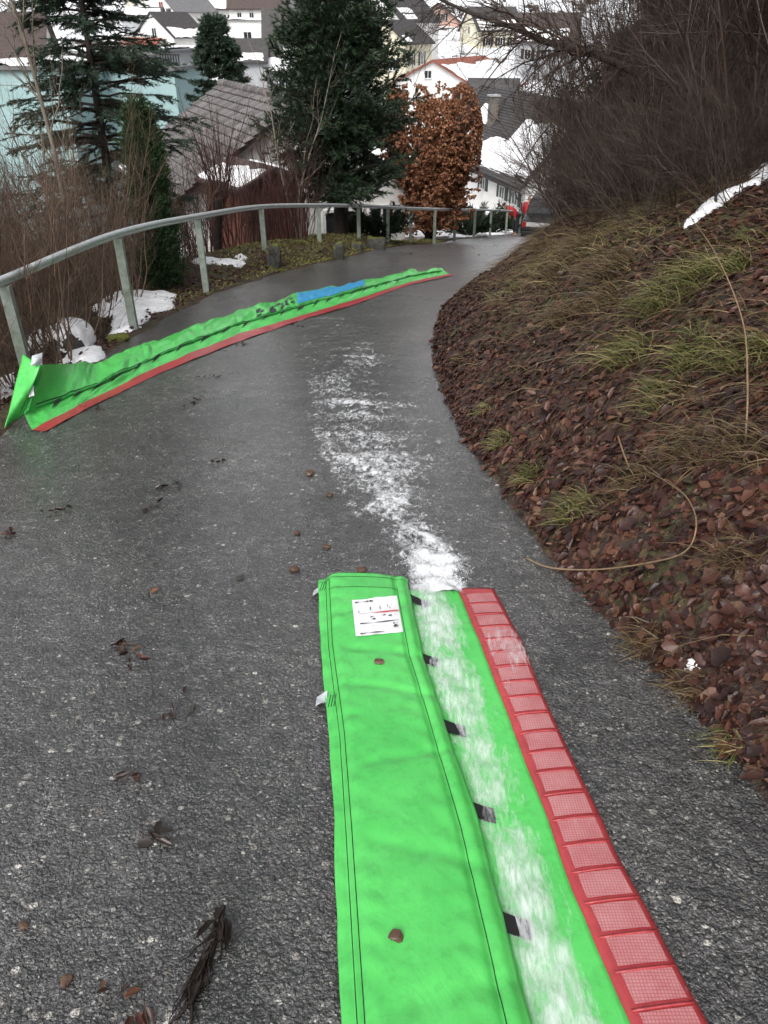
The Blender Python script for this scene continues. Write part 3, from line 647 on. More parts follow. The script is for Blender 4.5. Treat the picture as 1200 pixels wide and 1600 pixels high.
# splash where the stream meets the barrier: spray of drops and tongues
g3 = np.random.default_rng(11); n = 2200
yy2 = 2.56+np.abs(g3.normal(0, .16, n)); xx2 = wc(yy2)+g3.normal(0, .06, n)*(1+.3*(yy2-2.5)); hh = np.abs(g3.normal(0, .032, n))*np.exp(-((yy2-2.62)/.2)**2)
pos = np.stack([xx2, yy2, road_z(xx2, yy2)+.015+hh], -1); dr = unit(g3.normal(size=(n, 3))*np.array([.6, 1, .7])+np.array([.15, -.8, .5]))
ln = g3.uniform(.002, .008, n); V, Q = scatter(pos, dr, g3.normal(size=(n, 3)), ln, ln*g3.uniform(.25, .7, n))
A_SPRAY = simple('white_spray', (.86, .88, .90), (.78, .80, .83), 20, .3)
o = ob('spray', mesh('spray', V, Q, A_SPRAY, True)); tag(o, 'white spray thrown up where the stream meets the barrier', 'water spray', None, 'stuff')
# ================================================================== handrail
tops = [(5, 436, 6.2), (183, 364, 8.21), (308, 337, 11.0), (408, 322, 14.3), (497, 320, 16.8), (560, 321, 19.2), (606, 323, 21.2), (642, 325, 22.8), (680, 326, 24.5), (712, 327, 27.6), (743, 327, 30.0), (768, 328, 33.0), (793, 329, 35.6), (814, 331, 37.8)]
TP = np.array([W(*t) for t in tops])
d0 = TP[0]-TP[1]; TPx = np.vstack([TP[0]+d0*1.0+np.array([.3, -.2, .1]), TP[0]+d0*.5+np.array([.08, 0, .02]), TP])
def catmull(P, n=10):
    P = np.vstack([2*P[0]-P[1], P, 2*P[-1]-P[-2]]); out = []
    for i in range(1, len(P)-2):
        for t in np.arange(n)/n:
            a, b, c, dd = P[i-1], P[i], P[i+1], P[i+2]
            out.append(.5*((2*b)+(-a+c)*t+(2*a-5*b+4*c-dd)*t*t+(-a+3*b-3*c+dd)*t**3))
    out.append(P[-2]); return np.array(out)
rp = catmull(TPx)
hr = empty('handrail', (TP[1][0], TP[1][1], float(G(TP[1][0], TP[1][1])))); tag(hr, 'long galvanised steel handrail on grey posts along the outer road edge', 'handrail')
bpy.context.view_layer.update()
keep(MB().tube(rp, .029, 12).build('rail', A_GALV, None, True), hr)
low = rp.copy(); low[:, 2] -= .035
keep(MB().tube(low, .018, 8).build('rail_flange', A_GALV, None, True), hr)
for p in TP:
    zb = float(G(p[0], p[1]))-.3; h = p[2]-.05-zb; m = MB()
    w1, w2, tk = .085, .06, .007
    m.box((p[0], p[1]-w2/2, zb+h/2), (w1, tk, h)); m.box((p[0]-w1/2+tk/2+.0005, p[1], zb+h/2), (tk, w2-tk-.001, h)); m.box((p[0]+w1/2-tk/2-.0005, p[1], zb+h/2), (tk, w2-tk-.001, h))
    keep(m.build('post', A_POST), hr)
# ------------------------------------------------------------------ stones
def rock_mesh(name, size, mats, seed, sub=4, rough=.18, cut=None, ex=.82, flat=False):
    bm = bmesh.new(); bmesh.ops.create_icosphere(bm, subdivisions=sub, radius=1); g = np.random.default_rng(seed)
    o3 = g.uniform(0, 50, 3); mi = []
    for v in bm.verts:
        c = np.array(v.co)
        k = 1+rough*float(wob(np.array(c[0]*1.1+o3[0]+c[2]), np.array(c[1]*1.1+o3[1]-c[2]*.7), 1.6, 2, 4))
        c = np.sign(c)*np.abs(c)**ex*k*np.array(size); v.co = c
    bm.normal_update(); me = bpy.data.meshes.new(name); 
    for f in bm.faces:
        f.smooth = not flat
        if cut is not None and cut(f): f.material_index = 1
    bm.to_mesh(me); bm.free()
    for m in mats: me.materials.append(m)
    return me
def on_ground(o, px, py, dz=0, fn=G):
    p = hit(px, py, fn); o.location = (p[0], p[1], float(fn(p[0], p[1]))+dz); return o
b = ob('boulder', rock_mesh('boulder', (.21, .20, .20), [A_STONE, A_SNOW], 4, 4, .22, lambda f: f.normal.z > .12+.25*math.sin(f.calc_center_median().x*22)))
on_ground(b, 118, 545, .12); tag(b, 'rounded dark boulder capped with dirty snow behind the handrail', 'boulder')
for (px, py, s, sd), lb in zip([(427, 418, (.13, .12, .24), 9), (528, 405, (.12, .12, .22), 12), (588, 392, (.22, .16, .2), 15), (560, 392, (.14, .14, .16), 18)],
                           ['tall dark edge stone with moss beside the fourth handrail post', 'dark squat edge stone on the mossy verge next to the trunk', 'broad mossy edge stone at the foot of the dark yew', 'low rounded edge stone between the two larger ones']):
    q = ob('edge_stone', rock_mesh('edge_stone', s, [A_STONE, A_MOSS], sd, 3, .42, lambda f: f.normal.z > .75, .6, True)); on_ground(q, px, py, s[2]*.45); tag(q, lb, 'stone', 'edge stones along the verge')
q = ob('moss_cushion', rock_mesh('moss_cushion', (.10, .07, .045), [A_MOSS, A_MOSS], 31, 4, .3)); on_ground(q, 187, 531, .02); tag(q, 'yellow green moss cushion by the second handrail post', 'moss')
# ================================================================== bare shrubs
def shrub_obj(name, seed, nst, L, spread, r0, twigmat, n2=16, n3=5, l2=(.4, 1.0), l3=(.12, .35), base=.25, up=.1, k1=6, thick=None):
    g = np.random.default_rng(seed); a = g.uniform(0, 6.28, nst); rr = np.sqrt(g.uniform(0, 1, nst))
    b = np.stack([rr*base*np.cos(a), rr*base*np.sin(a), np.full(nst, -.1)], -1)
    dr = np.stack([np.cos(a)*spread*rr, np.sin(a)*spread*rr, np.ones(nst)], -1)+g.normal(0, .06, (nst, 3))
    P, Rd = stems(b, dr, g.uniform(*L, nst), g.uniform(*r0, nst), 9, .18, .0, .25, .025, g)
    root = bpy.data.objects.new(name, None); root.empty_display_size = .2
    link(root)
    for i in range(nst):
        V, Q = tubes(P[i:i+1], Rd[i:i+1], k1); o = ob('stem', mesh('stem', V, Q, twigmat, True), root)
    P2, R2 = grow(P, Rd, n2, .2, .98, l2, (.35, .9), .45, 6, up, .05, .25, .4, g)
    sets = [(P2, R2, 4)]
    if n3:
        P3, R3 = grow(P2, R2, n3, .15, .98, l3, (.4, 1.0), .6, 4, up, .06, .3, .5, g); sets.append((P3, R3, 3))
    o = ob('twigs', tube_mesh('twigs', sets, twigmat), root); o['kind'] = 'stuff'
    return root
def put(root, x, y, rz=0, sc=1.0, dz=0, tilt=(0, 0)):
    root.location = (x, y, float(G(x, y))+dz); root.rotation_euler = (tilt[0], tilt[1], rz); root.scale = (sc,)*3; return root
# thicket of upright stems behind the rail
LS = [shrub_obj('bare_shrub', 40+i, 12, (1.7, 3.4), .30, (.008, .017), A_TWIG, 16, 6, (.35, .9), (.12, .32), .30, .12) for i in range(4)]
g = np.random.default_rng(21); used = set()
spots = [(-3.6, 6.2), (-4.3, 7.2), (-3.7, 8.3), (-4.9, 8.3), (-4.1, 9.4), (-5.6, 9.6), (-3.5, 10.2), (-4.6, 10.6), (-6.2, 10.9), (-3.6, 11.6), (-5.4, 12.2), (-7.2, 12.5), (-6.4, 13.6), (-4.4, 12.9), (-8.2, 14), (-5.2, 7.0), (-6.0, 8.2), (-4.5, 6.2), (-6.9, 9.6), (-7.6, 11.2), (-5.0, 14.6), (-3.3, 7.3), (-3.45, 9.0), (-9.0, 12.6), (-6.9, 15.6), (-3.9, 5.2), (-3.25, 6.6), (-3.4, 8.0), (-3.9, 7.7), (-4.6, 9.0), (-5.1, 10.2), (-3.9, 10.8), (-5.8, 11.4), (-4.8, 11.6), (-6.6, 12.2), (-5.8, 13.0), (-7.6, 13.4), (-3.3, 12.4), (-8.4, 11.6), (-9.6, 14.5), (-7.8, 16.5), (-4.2, 8.6), (-5.3, 8.8), (-3.6, 9.6), (-4.4, 14.2), (-5.9, 14.6)]
for i, (x, y) in enumerate(spots):
    r = LS[i] if i < 4 else copy_tree(LS[i % 4])
    tag(r, 'bare brown shrub of thin upright stems in the thicket behind the handrail', 'shrub', 'brown thicket behind the handrail')
    put(r, x, y, g.uniform(0, 6.28), g.uniform(.55, .92), 0, (g.normal(0, .06), g.normal(0, .06)))
# low brushwood at the thicket's feet
LB = [shrub_obj('brushwood', 70+i, 18, (.4, 1.2), .7, (.003, .007), A_TWIG, 8, 4, (.15, .45), (.06, .2), .35, .1, 4) for i in range(2)]
for i in range(46):
    x, y = g.uniform(-6.5, -3.05), g.uniform(5, 14); r = LB[i] if i < 2 else copy_tree(LB[i % 2])
    tag(r, 'low tangled brushwood under the brown thicket behind the handrail', 'brushwood', 'brushwood under the thicket'); put(r, x, y, g.uniform(0, 6.28), g.uniform(.7, 1.2))
# reddish shrubs in front of the shed
RS = [shrub_obj('red_stemmed_shrub', 90+i, 16, (1.3, 3.0), .28, (.009, .018), A_TWIGR, 9, 4, (.3, .8), (.12, .3), .3, .15) for i in range(3)]
for i, (px, Yd) in enumerate([(322, 15.6), (352, 16.6), (385, 17.2), (418, 17.6), (445, 18.0), (300, 16.8), (470, 18.8), (402, 19.5), (462, 17.2)]):
    r = RS[i] if i < 3 else copy_tree(RS[i % 3]); x = W(px, 380, Yd)[0]
    tag(r, 'reddish brown bare shrub growing in front of the wooden shed', 'shrub', 'reddish shrubs in front of the shed'); put(r, x, Yd, g.uniform(0, 6), g.uniform(.7, 1.0))
# pollarded trunk
gp = np.random.default_rng(8)
pt = empty('pollard_tree', (0, 0, 0)); tag(pt, 'short dark pollarded trunk sprouting long thin shoots, in front of the shed', 'tree')
P, Rd = np.array([[[0, 0, -.2], [.03, 0, .3], [.10, .02, .7], [.16, 0, 1.0], [.2, 0, 1.15]]]), np.array([[.11, .095, .085, .10, .09]])
V, Q = tubes(P, Rd, 9); ob('trunk', mesh('trunk', V, Q, A_BARK, True), pt)
nb_ = 26; a = gp.uniform(0, 6.28, nb_); bs = np.array([.2, 0, 1.1])+np.stack([.07*np.cos(a), .07*np.sin(a), gp.uniform(-.15, .05, nb_)], -1)
P1, R1 = stems(bs, np.stack([np.cos(a)*.35, np.sin(a)*.35, np.ones(nb_)], -1), gp.uniform(1.0, 2.2, nb_), gp.uniform(.007, .014, nb_), 7, .15, .05, .3, .02, gp)
P2, R2 = grow(P1, R1, 7, .2, .95, (.2, .6), (.3, .7), .5, 5, .1, g=gp); ob('shoots', tube_mesh('shoots', [(P1, R1, 5), (P2, R2, 3)], A_TWIGR), pt)
put(pt, W(338, 380, 16.2)[0], 16.2)
# pale sapling in front of the yew
r = shrub_obj('sapling', 111, 3, (2.8, 4.6), .16, (.015, .03), A_TWIGG, 12, 5, (.4, 1.1), (.15, .4), .08, .2); tag(r, 'pale grey leafless sapling standing in front of the dark yew', 'sapling')
put(r, W(468, 380, 18.2)[0], 18.2)
r = shrub_obj('sapling', 112, 1, (5.0, 5.2), .05, (.03, .035), A_TWIGG, 26, 5, (.4, 1.2), (.15, .45), .02, .1); tag(r, 'slender pale sapling rising through the big spruce by the handrail', 'sapling')
put(r, W(128, 400, 9.8)[0], 9.8)
# ================================================================== evergreens
def needles(P, n, ln, wd, g, spread=.9, t0=.1):
    N, m, _ = P.shape; pi = np.repeat(np.arange(N), n); t = g.uniform(t0, 1, len(pi))*(m-1); i = np.minimum(t.astype(int), m-2); f = (t-i)[:, None]
    b = P[pi, i]*(1-f)+P[pi, i+1]*f; T = unit(P[pi, i+1]-P[pi, i]); pr = unit(np.cross(T, g.normal(size=T.shape)))
    a = g.uniform(.3, spread, len(pi))[:, None]; dr = T*np.cos(a)+pr*np.sin(a)
    return scatter(b, dr, g.normal(size=T.shape), g.uniform(*ln, len(pi)), g.uniform(*wd, len(pi)), BLADE, BLADE_T)
def conifer(name, H, prof, nbr, droop, seed, mat, ntw, nneed, ln, wd, bl=1., asc=.2, z0=.12, tw=(.15, .4), trunk=.1, irr=.25, flat=.35):
    g = np.random.default_rng(seed); root = bpy.data.objects.new(name, None); link(root); root.empty_display_size = .2
    tz = np.linspace(-.2, H, 12); P = np.stack([.03*np.sin(tz*1.3+seed), .03*np.cos(tz*1.1), tz], -1)[None]; Rd = (trunk*(1-np.clip(tz/H, 0, 1)*.93))[None]
    V, Q = tubes(P, Rd, 8); ob('trunk', mesh('trunk', V, Q, A_BARK, True), root)
    hz = g.uniform(z0, .985, nbr)**.95; a = g.uniform(0, 6.28, nbr); L = np.array([np.interp(q, prof[0], prof[1]) for q in hz])*(1-irr+irr*1.5*g.uniform(0, 1, nbr))*bl
    b = np.stack([0*hz, 0*hz, hz*H], -1); el = asc*(.3+hz)+g.normal(0, .1, nbr)
    dr = np.stack([np.cos(a)*np.cos(el), np.sin(a)*np.cos(el), np.sin(el)], -1)
    P1, R1 = stems(b, dr, L, .006+.012*L, 7, .10, droop, .25, .02, g)
    P2, R2 = grow(P1, R1, ntw, .12, 1., tw, (.4, 1.0), .5, 5, droop*.6, .03, .2, .4, g)
    P2[:, :, 2] = P2[:, :1, 2]+(P2[:, :, 2]-P2[:, :1, 2])*flat-.04*np.linspace(0, 1, 5)[None]
    ob('branches', tube_mesh('branches', [(P1, R1, 5), (P2[::2, ::2], R2[::2, ::2], 3)], A_BARK), root)['kind'] = 'stuff'
    V1, Q1 = needles(P2, nneed, ln, wd, g); V2, Q2 = needles(P1, nneed, ln, wd, g, .9, .35)
    ob('crown', mesh('crown', np.vstack([V1, V2]), np.vstack([Q1, Q2+len(V1)]), mat), root)['kind'] = 'stuff'
    return root
sp = conifer('spruce_tree', 6.3, ([0, .1, .3, .55, .8, 1], [1.0, 1.45, 1.4, 1.0, .5, .1]), 250, -.12, 3, A_SPRUCE, 16, 46, (.035, .08), (.009, .016), 1., .15, .14, (.2, .55), .09)
tag(sp, 'loose dark green spruce tree rising behind the handrail in the brown thicket', 'tree'); put(sp, W(195, 400, 12.6)[0], 12.6)
yw = conifer('yew_tree', 7.0, ([0, .12, .25, .5, .75, .9, 1], [.9, 1.6, 1.8, 1.55, 1.05, .55, .1]), 420, .12, 5, A_YEW, 18, 36, (.06, .13), (.014, .026), 1., .45, .10, (.25, .6), .2, .35, .8)
tag(yw, 'broad dense dark green yew tree behind the handrail', 'tree'); put(yw, W(535, 375, 19.8)[0], 19.8, 0, .96)
fc = conifer('conifer', 11.0, ([0, .1, .4, .8, 1], [1.7, 2.1, 1.9, 1.2, .3]), 360, .0, 6, A_SPRUCE, 10, 24, (.14, .28), (.045, .075), 1., .2, .06, (.3, .7), .16)
tag(fc, 'slim dark conifer standing among the houses behind the grey tiled roof', 'tree'); put(fc, W(345, 140, 46)[0], 46)
def thuja(name, H, rad, seed):
    g = np.random.default_rng(seed); root = bpy.data.objects.new(name, None); link(root)
    V, Q = tubes(np.array([[[0, 0, -.2], [0, 0, H*.5], [0, 0, H*.95]]]), np.array([[.06, .04, .01]]), 7); ob('trunk', mesh('trunk', V, Q, A_BARK, True), root)
    n = 2600; h = g.uniform(.02, 1, n); a = g.uniform(0, 6.28, n); r = rad*np.interp(h, [0, .15, .45, .8, .95, 1], [.75, 1, 1, .75, .35, .05])*(1+.22*np.sin(a*3+h*9)*np.sin(h*17+a))*g.uniform(.55, 1, n)
    b = np.stack([r*np.cos(a), r*np.sin(a), h*H], -1); dr = np.stack([np.cos(a)*.55, np.sin(a)*.55, np.ones(n)*.8], -1)+g.normal(0, .22, (n, 3))
    P, Rd = stems(b-dr*.05, dr, g.uniform(.10, .26, n), np.full(n, .003), 5, .2, -.1, .4, .03, g)
    V, Q = needles(P, 34, (.025, .06), (.008, .016), g, .8, .0)
    ob('crown', mesh('crown', V, Q, A_THUJA), root)['kind'] = 'stuff'; return root
th = thuja('thuja', 2.4, .27, 7); tag(th, 'narrow columnar green thuja just behind the handrail', 'tree'); put(th, W(265, 420, 11.4)[0]-.12, 11.4)
# dark dead-leaved base under the thuja
def beech(name, H, rad, seed):
    g = np.random.default_rng(seed); root = bpy.data.objects.new(name, None); link(root); n = 26; a = g.uniform(0, 6.28, n); rr = np.sqrt(g.uniform(0, 1, n))
    V, Q = tubes(np.array([[[0, 0, -.3], [.02, 0, .3], [0, 0, .8], [0, 0, 1.3]]]), np.array([[.17, .14, .13, .1]]), 9); ob('trunk', mesh('trunk', V, Q, A_BARK, True), root)
    b = np.stack([.05*np.cos(a), .05*np.sin(a), g.uniform(.1, .8, n)], -1); dr = np.stack([np.cos(a)*rr*.6, np.sin(a)*rr*.55, np.ones(n)], -1)
    P, Rd = stems(b, dr, g.uniform(.78, .98, n)*(H-.6), g.uniform(.025, .05, n), 8, .1, .05, .2, .02, g)
    P2, R2 = grow(P, Rd, 34, .0, 1, (.5, 1.4), (.4, 1.2), .35, 5, -.05, .04, .2, .4, g)
    # keep the clipped column outline
    def clip(Q_):
        rr_ = np.hypot(Q_[..., 0], Q_[..., 1]); lim = rad*np.interp(Q_[..., 2]/H, [0, .08, .3, .75, .93, 1], [.75, .98, 1, .92, .78, .55]); k = np.minimum(1, lim/(rr_+1e-6)); Q_[..., 0] *= k; Q_[..., 1] *= k; Q_[..., 2] = np.minimum(Q_[..., 2], H*(.97+.03*np.sin(Q_[..., 0]*7))); return Q_
    P, P2 = clip(P), clip(P2)
    P3, R3 = grow(P2, R2, 7, .1, 1, (.15, .45), (.4, 1.1), .6, 4, 0, .04, .2, .4, g); P3 = clip(P3)
    ob('branches', tube_mesh('branches', [(P, Rd, 5), (P2[:, ::2], R2[:, ::2], 3), (P3[::2, ::3], R3[::2, ::3], 3)], A_TWIGD), root)['kind'] = 'stuff'
    N, m, _ = P3.shape; pi = np.repeat(np.arange(N), 10); f = g.uniform(.1, 1, len(pi))[:, None]; p = P3[pi, 1]*(1-f)+P3[pi, -1]*f
    sel = g.uniform(0, 1, len(pi)) < .55+.45*(wob(p[:, 0]*1.0+p[:, 1], p[:, 2], 2.0, 2) > -.40); p = p[sel]; k = len(p)
    dr = unit(g.normal(size=(k, 3))*np.array([.7, .7, .4])+np.array([0, 0, -.8])); L = g.uniform(.07, .125, k)
    V, Q = scatter(p, dr, g.normal(size=(k, 3)), L, L*g.uniform(.75, 1.1, k), QLEAF, QLEAF_T, g.uniform(.0, .5, k))
    ob('crown', mesh('crown', V, Q, A_BEECH), root)['kind'] = 'stuff'; return root
be = beech('beech_tree', 4.9, 1.7, 13); tag(be, 'clipped beech column keeping its rust brown dead leaves beside the yew', 'tree'); put(be, W(669, 380, 27.4)[0], 27.4)
def juniper(seed, H, rad):
    g = np.random.default_rng(seed); root = bpy.data.objects.new('juniper_bush', None); link(root); n = 46; a = g.uniform(0, 6.28, n)
    b = np.stack([.15*np.cos(a), .15*np.sin(a), np.zeros(n)], -1); dr = np.stack([np.cos(a), np.sin(a), g.uniform(.55, 1.6, n)], -1)
    P, Rd = stems(b, dr, g.uniform(.6, 1., n)*math.hypot(H, rad)*.85, np.full(n, .035), 7, .12, -.12, .3, .03, g)
    ob('stems', tube_mesh('stems', [(P, Rd, 5)], A_BARK), root)['kind'] = 'stuff'
    P2, R2 = grow(P, Rd, 34, .38, 1., (.2, .5), (.3, 1.0), .3, 4, .1, .04, .2, .4, g); V, Q = needles(P2, 26, (.06, .12), (.016, .03), g)
    ob('crown', mesh('crown', V, Q, A_JUN), root)['kind'] = 'stuff'; return root
J = [juniper(50+i, 1.7, 1.5) for i in range(2)]
for i, (px, Yd, sc, lb) in enumerate([(588, 21.6, .62, 'dark low juniper at the foot of the yew'), (733, 33.5, .8, 'dark spreading juniper nearest the beech column'), (762, 38.5, .95, 'dark spreading juniper between the beech and the red-jacketed people'), (812, 44.0, 1.05, 'dark juniper mound behind the people in red jackets')]):
    r = J[i] if i < 2 else copy_tree(J[0]); tag(r, lb, 'bush', 'junipers behind the far rail'); put(r, W(px, 370, Yd)[0], Yd, i*1.3, sc)
# ================================================================== wooded bank on the right
BS = [shrub_obj('bank_shrub', 130+i, 14, (3.2, 6.0), .60, (.010, .030), A_TWIGD, 24, 9, (.6, 1.7), (.2, .6), .35, .05) for i in range(4)]
bank_spots = [(2.95, 13.0, .62), (3.3, 14.6, .66), (3.7, 16.2, .7), (4.1, 18.0, .7), (4.8, 20.2, .75), (5.4, 22.4, .8), (2.9, 10.8, .6), (3.6, 12.2, .8), (4.5, 15.2, .9), (5.2, 17.4, .9), (6.0, 24.5, .8), (3.0, 9.0, .6), (4.0, 11.2, .9), (6.4, 16.6, 1.1), (7.0, 20.0, 1.1),(3.3, 7.6, 1.0), (4.2, 8.6, 1.0), (3.7, 10.2, 1.0), (4.9, 11.2, 1.0), (4.6, 7.0, 1.0), (5.6, 9.2, 1.1), (5.0, 13.4, 1.0), (6.3, 11.8, 1.1), (4.2, 13.0, .8), (5.6, 16.0, 1.0), (6.8, 14.6, 1.2), (5.9, 18.6, .9), (7.4, 18.0, 1.2), (7.9, 22, 1.1), (5.2, 5.6, 1.0), (6.6, 7.8, 1.1), (7.4, 10, 1.2), (8.6, 13, 1.3), (9.2, 17.2, 1.3), (8.8, 25, 1.1), (6.2, 20.5, .8)]
for i, (x, y, sc) in enumerate(bank_spots):
    r = BS[i] if i < 4 else copy_tree(BS[i % 4])
    tag(r, 'tall leafless dark shrub with arching stems in the thicket on the bank', 'shrub', 'dark thicket on the bank')
    put(r, x, y, g.uniform(0, 6.28), sc*g.uniform(.8, 1.05), -.05, (g.normal(0, .05), -.10+g.normal(0, .08)))
DB = [shrub_obj('bank_brushwood', 210+i, 22, (.8, 2.1), 1.0, (.004, .010), A_TWIGD, 14, 6, (.3, .8), (.1, .3), .4, -.05, 4) for i in range(3)]
gd = np.random.default_rng(23)
for i in range(44):
    y = gd.uniform(6.2, 20); x = float(xR(y))+gd.uniform(1.5, 3.2)-.05*(y-6); r = DB[i] if i < 3 else copy_tree(DB[i % 3])
    tag(r, 'low dark twiggy brushwood hanging over the upper bank', 'brushwood', 'brushwood on the upper bank'); put(r, x, y, gd.uniform(0, 6.28), gd.uniform(.6, 1.0), -.03, (gd.normal(0, .1), -.35+gd.normal(0, .12)))
# evergreens deep in the wood behind the thicket
for i, (x, y, sc) in enumerate([(6.6, 19.5, .75), (7.6, 22.8, .85), (7.6, 16.6, .8), (6.2, 22.8, .62), (8.6, 26.5, .9), (7.0, 13.2, .7), (9.5, 15.5, 1.0), (11.5, 20, 1.1), (12, 14, 1.1), (10.5, 11, 1.0), (13.5, 17, 1.2), (9.8, 20.5, .9), (12, 25, 1.0), (14, 11.5, 1.2), (11, 8.5, 1.0), (14.5, 23, 1.2), (8.8, 9.2, .8), (8.4, 7.0, .8), (11, 30, 1.0)]):
    r = copy_tree(yw); tag(r, 'dark evergreen tree deep in the wood behind the bank thicket', 'tree', 'evergreens in the wood above the bank'); put(r, x, y, i*1.1, sc, -.3)
# straight trunks in the wood
def bare_tree(seed, H, r0):
    g = np.random.default_rng(seed); root = bpy.data.objects.new('bare_tree', None); link(root)
    P, Rd = stems(np.array([[0, 0, -.3]]), np.array([[.05, 0, 1.]]), np.array([H]), np.array([r0]), 12, .06, 0, .25, .01, g); V, Q = tubes(P, Rd, 9); ob('trunk', mesh('trunk', V, Q, A_BARK, True), root)
    P1, R1 = grow(P, Rd, 40, .2, .98, (1.0, 2.8), (.6, 1.2), .32, 8, .0, .03, .25, .25, g); P2, R2 = grow(P1, R1, 12, .2, 1, (.4, 1.2), (.4, 1.), .5, 6, 0, .04, .25, .4, g); P3, R3 = grow(P2, R2, 5, .2, 1, (.15, .5), (.4, 1.), .6, 4, g=g)
    ob('limbs', tube_mesh('limbs', [(P1, R1, 6), (P2, R2, 4), (P3, R3, 3)], A_TWIGD), root)['kind'] = 'stuff'; return root
BT = [bare_tree(160+i, 9, .11) for i in range(2)]
for i, (x, y, sc) in enumerate([(4.4, 9.6, .9), (5.4, 7.4, .8), (6.2, 13.2, 1.), (7.2, 9.4, 1.1), (8.2, 16, 1.1), (4.8, 15.0, .8), (6.6, 6.2, .9), (9.5, 12, 1.2)]):
    r = BT[i] if i < 2 else copy_tree(BT[i % 2]); tag(r, 'dark bare tree with one straight trunk standing in the bank thicket', 'tree', 'bare trees in the bank thicket'); put(r, x, y, g.uniform(0, 6), sc, 0, (g.normal(0, .05), g.normal(-.05, .08)))
# bough reaching out over the road
bt = empty('overhanging_bough', (0, 0, 0)); tag(bt, 'dark bough with fine drooping twigs reaching from the bank wood over the road', 'branch')
pts = np.array([W(1010, 120, 11.5), W(930, 85, 11.6), W(855, 66, 11.8), (W(800, 42, 12.0)), W(740, 22, 12.3), W(690, 0, 12.6), W(640, -25, 12.9)]); P = catmull(pts, 4)[None]; Rd = np.linspace(.055, .012, P.shape[1])[None]
bt.location = tuple(pts[0]); bpy.context.view_layer.update(); V, Q = tubes(P, Rd, 7); keep(ob('limb', mesh('limb', V, Q, A_BARK, True)), bt)
gb = np.random.default_rng(77); P1, R1 = grow(P, Rd, 46, .1, 1, (.6, 1.7), (.4, 1.2), .35, 7, -.25, .04, .3, .3, gb); P2, R2 = grow(P1, R1, 9, .1, 1, (.2, .6), (.4, 1), .55, 5, -.1, .05, .3, .4, gb); P3, R3 = grow(P2, R2, 3, .2, 1, (.08, .25), (.4, 1), .7, 4, 0, .05, .3, .5, gb)
keep(ob('twigs', tube_mesh('twigs', [(P1, R1, 5), (P2, R2, 4), (P3, R3, 3)], A_TWIGD)), bt)['kind'] = 'stuff'
# ================================================================== houses
def zrot(rz, v): c, s = math.cos(rz), math.sin(rz); return np.array([v[0]*c-v[1]*s, v[0]*s+v[1]*c])
def win(parent, face, u, zc, w_, h_, L, D, shut=None, glass=None):
    ax = {'-y': ((1, 0), (0, -1), D/2), '+y': ((-1, 0), (0, 1), D/2), '-x': ((0, -1), (-1, 0), L/2), '+x': ((0, 1), (1, 0), L/2)}[face]
    (tx, ty), (nx, ny), off = ax
    c = np.array([tx*u+nx*off, ty*u+ny*off, zc])
    def bx(m, cu, cz, su, sz, depth, out):
        cc = c+np.array([tx*cu+nx*out, ty*cu+ny*out, cz]); return m.box(cc, (abs(tx)*su+abs(nx)*depth, abs(ty)*su+abs(ny)*depth, sz))
    f = MB(); t = .09
    bx(f, 0, h_/2, w_+2*t, t, .10, .05); bx(f, 0, -h_/2, w_+2*t, t, .16, .08); bx(f, -w_/2-t/2, 0, t, h_-t, .10, .05); bx(f, w_/2+t/2, 0, t, h_-t, .10, .05); bx(f, 0, 0, t*.7, h_-t, .08, .04)
    wo_ = f.build('window', A_FRAME, parent); p = MB(); bx(p, 0, 0, w_, h_-t*.9, .03, .016); p.build('pane', glass or A_GLASS, wo_)
    if shut:
        for sgn in (-1, 1):
            m = MB(); sw = w_*.52; bx(m, sgn*(w_/2+t+sw/2+.02), 0, sw, h_+.08, .05, .045); m.build('shutter', shut, wo_)
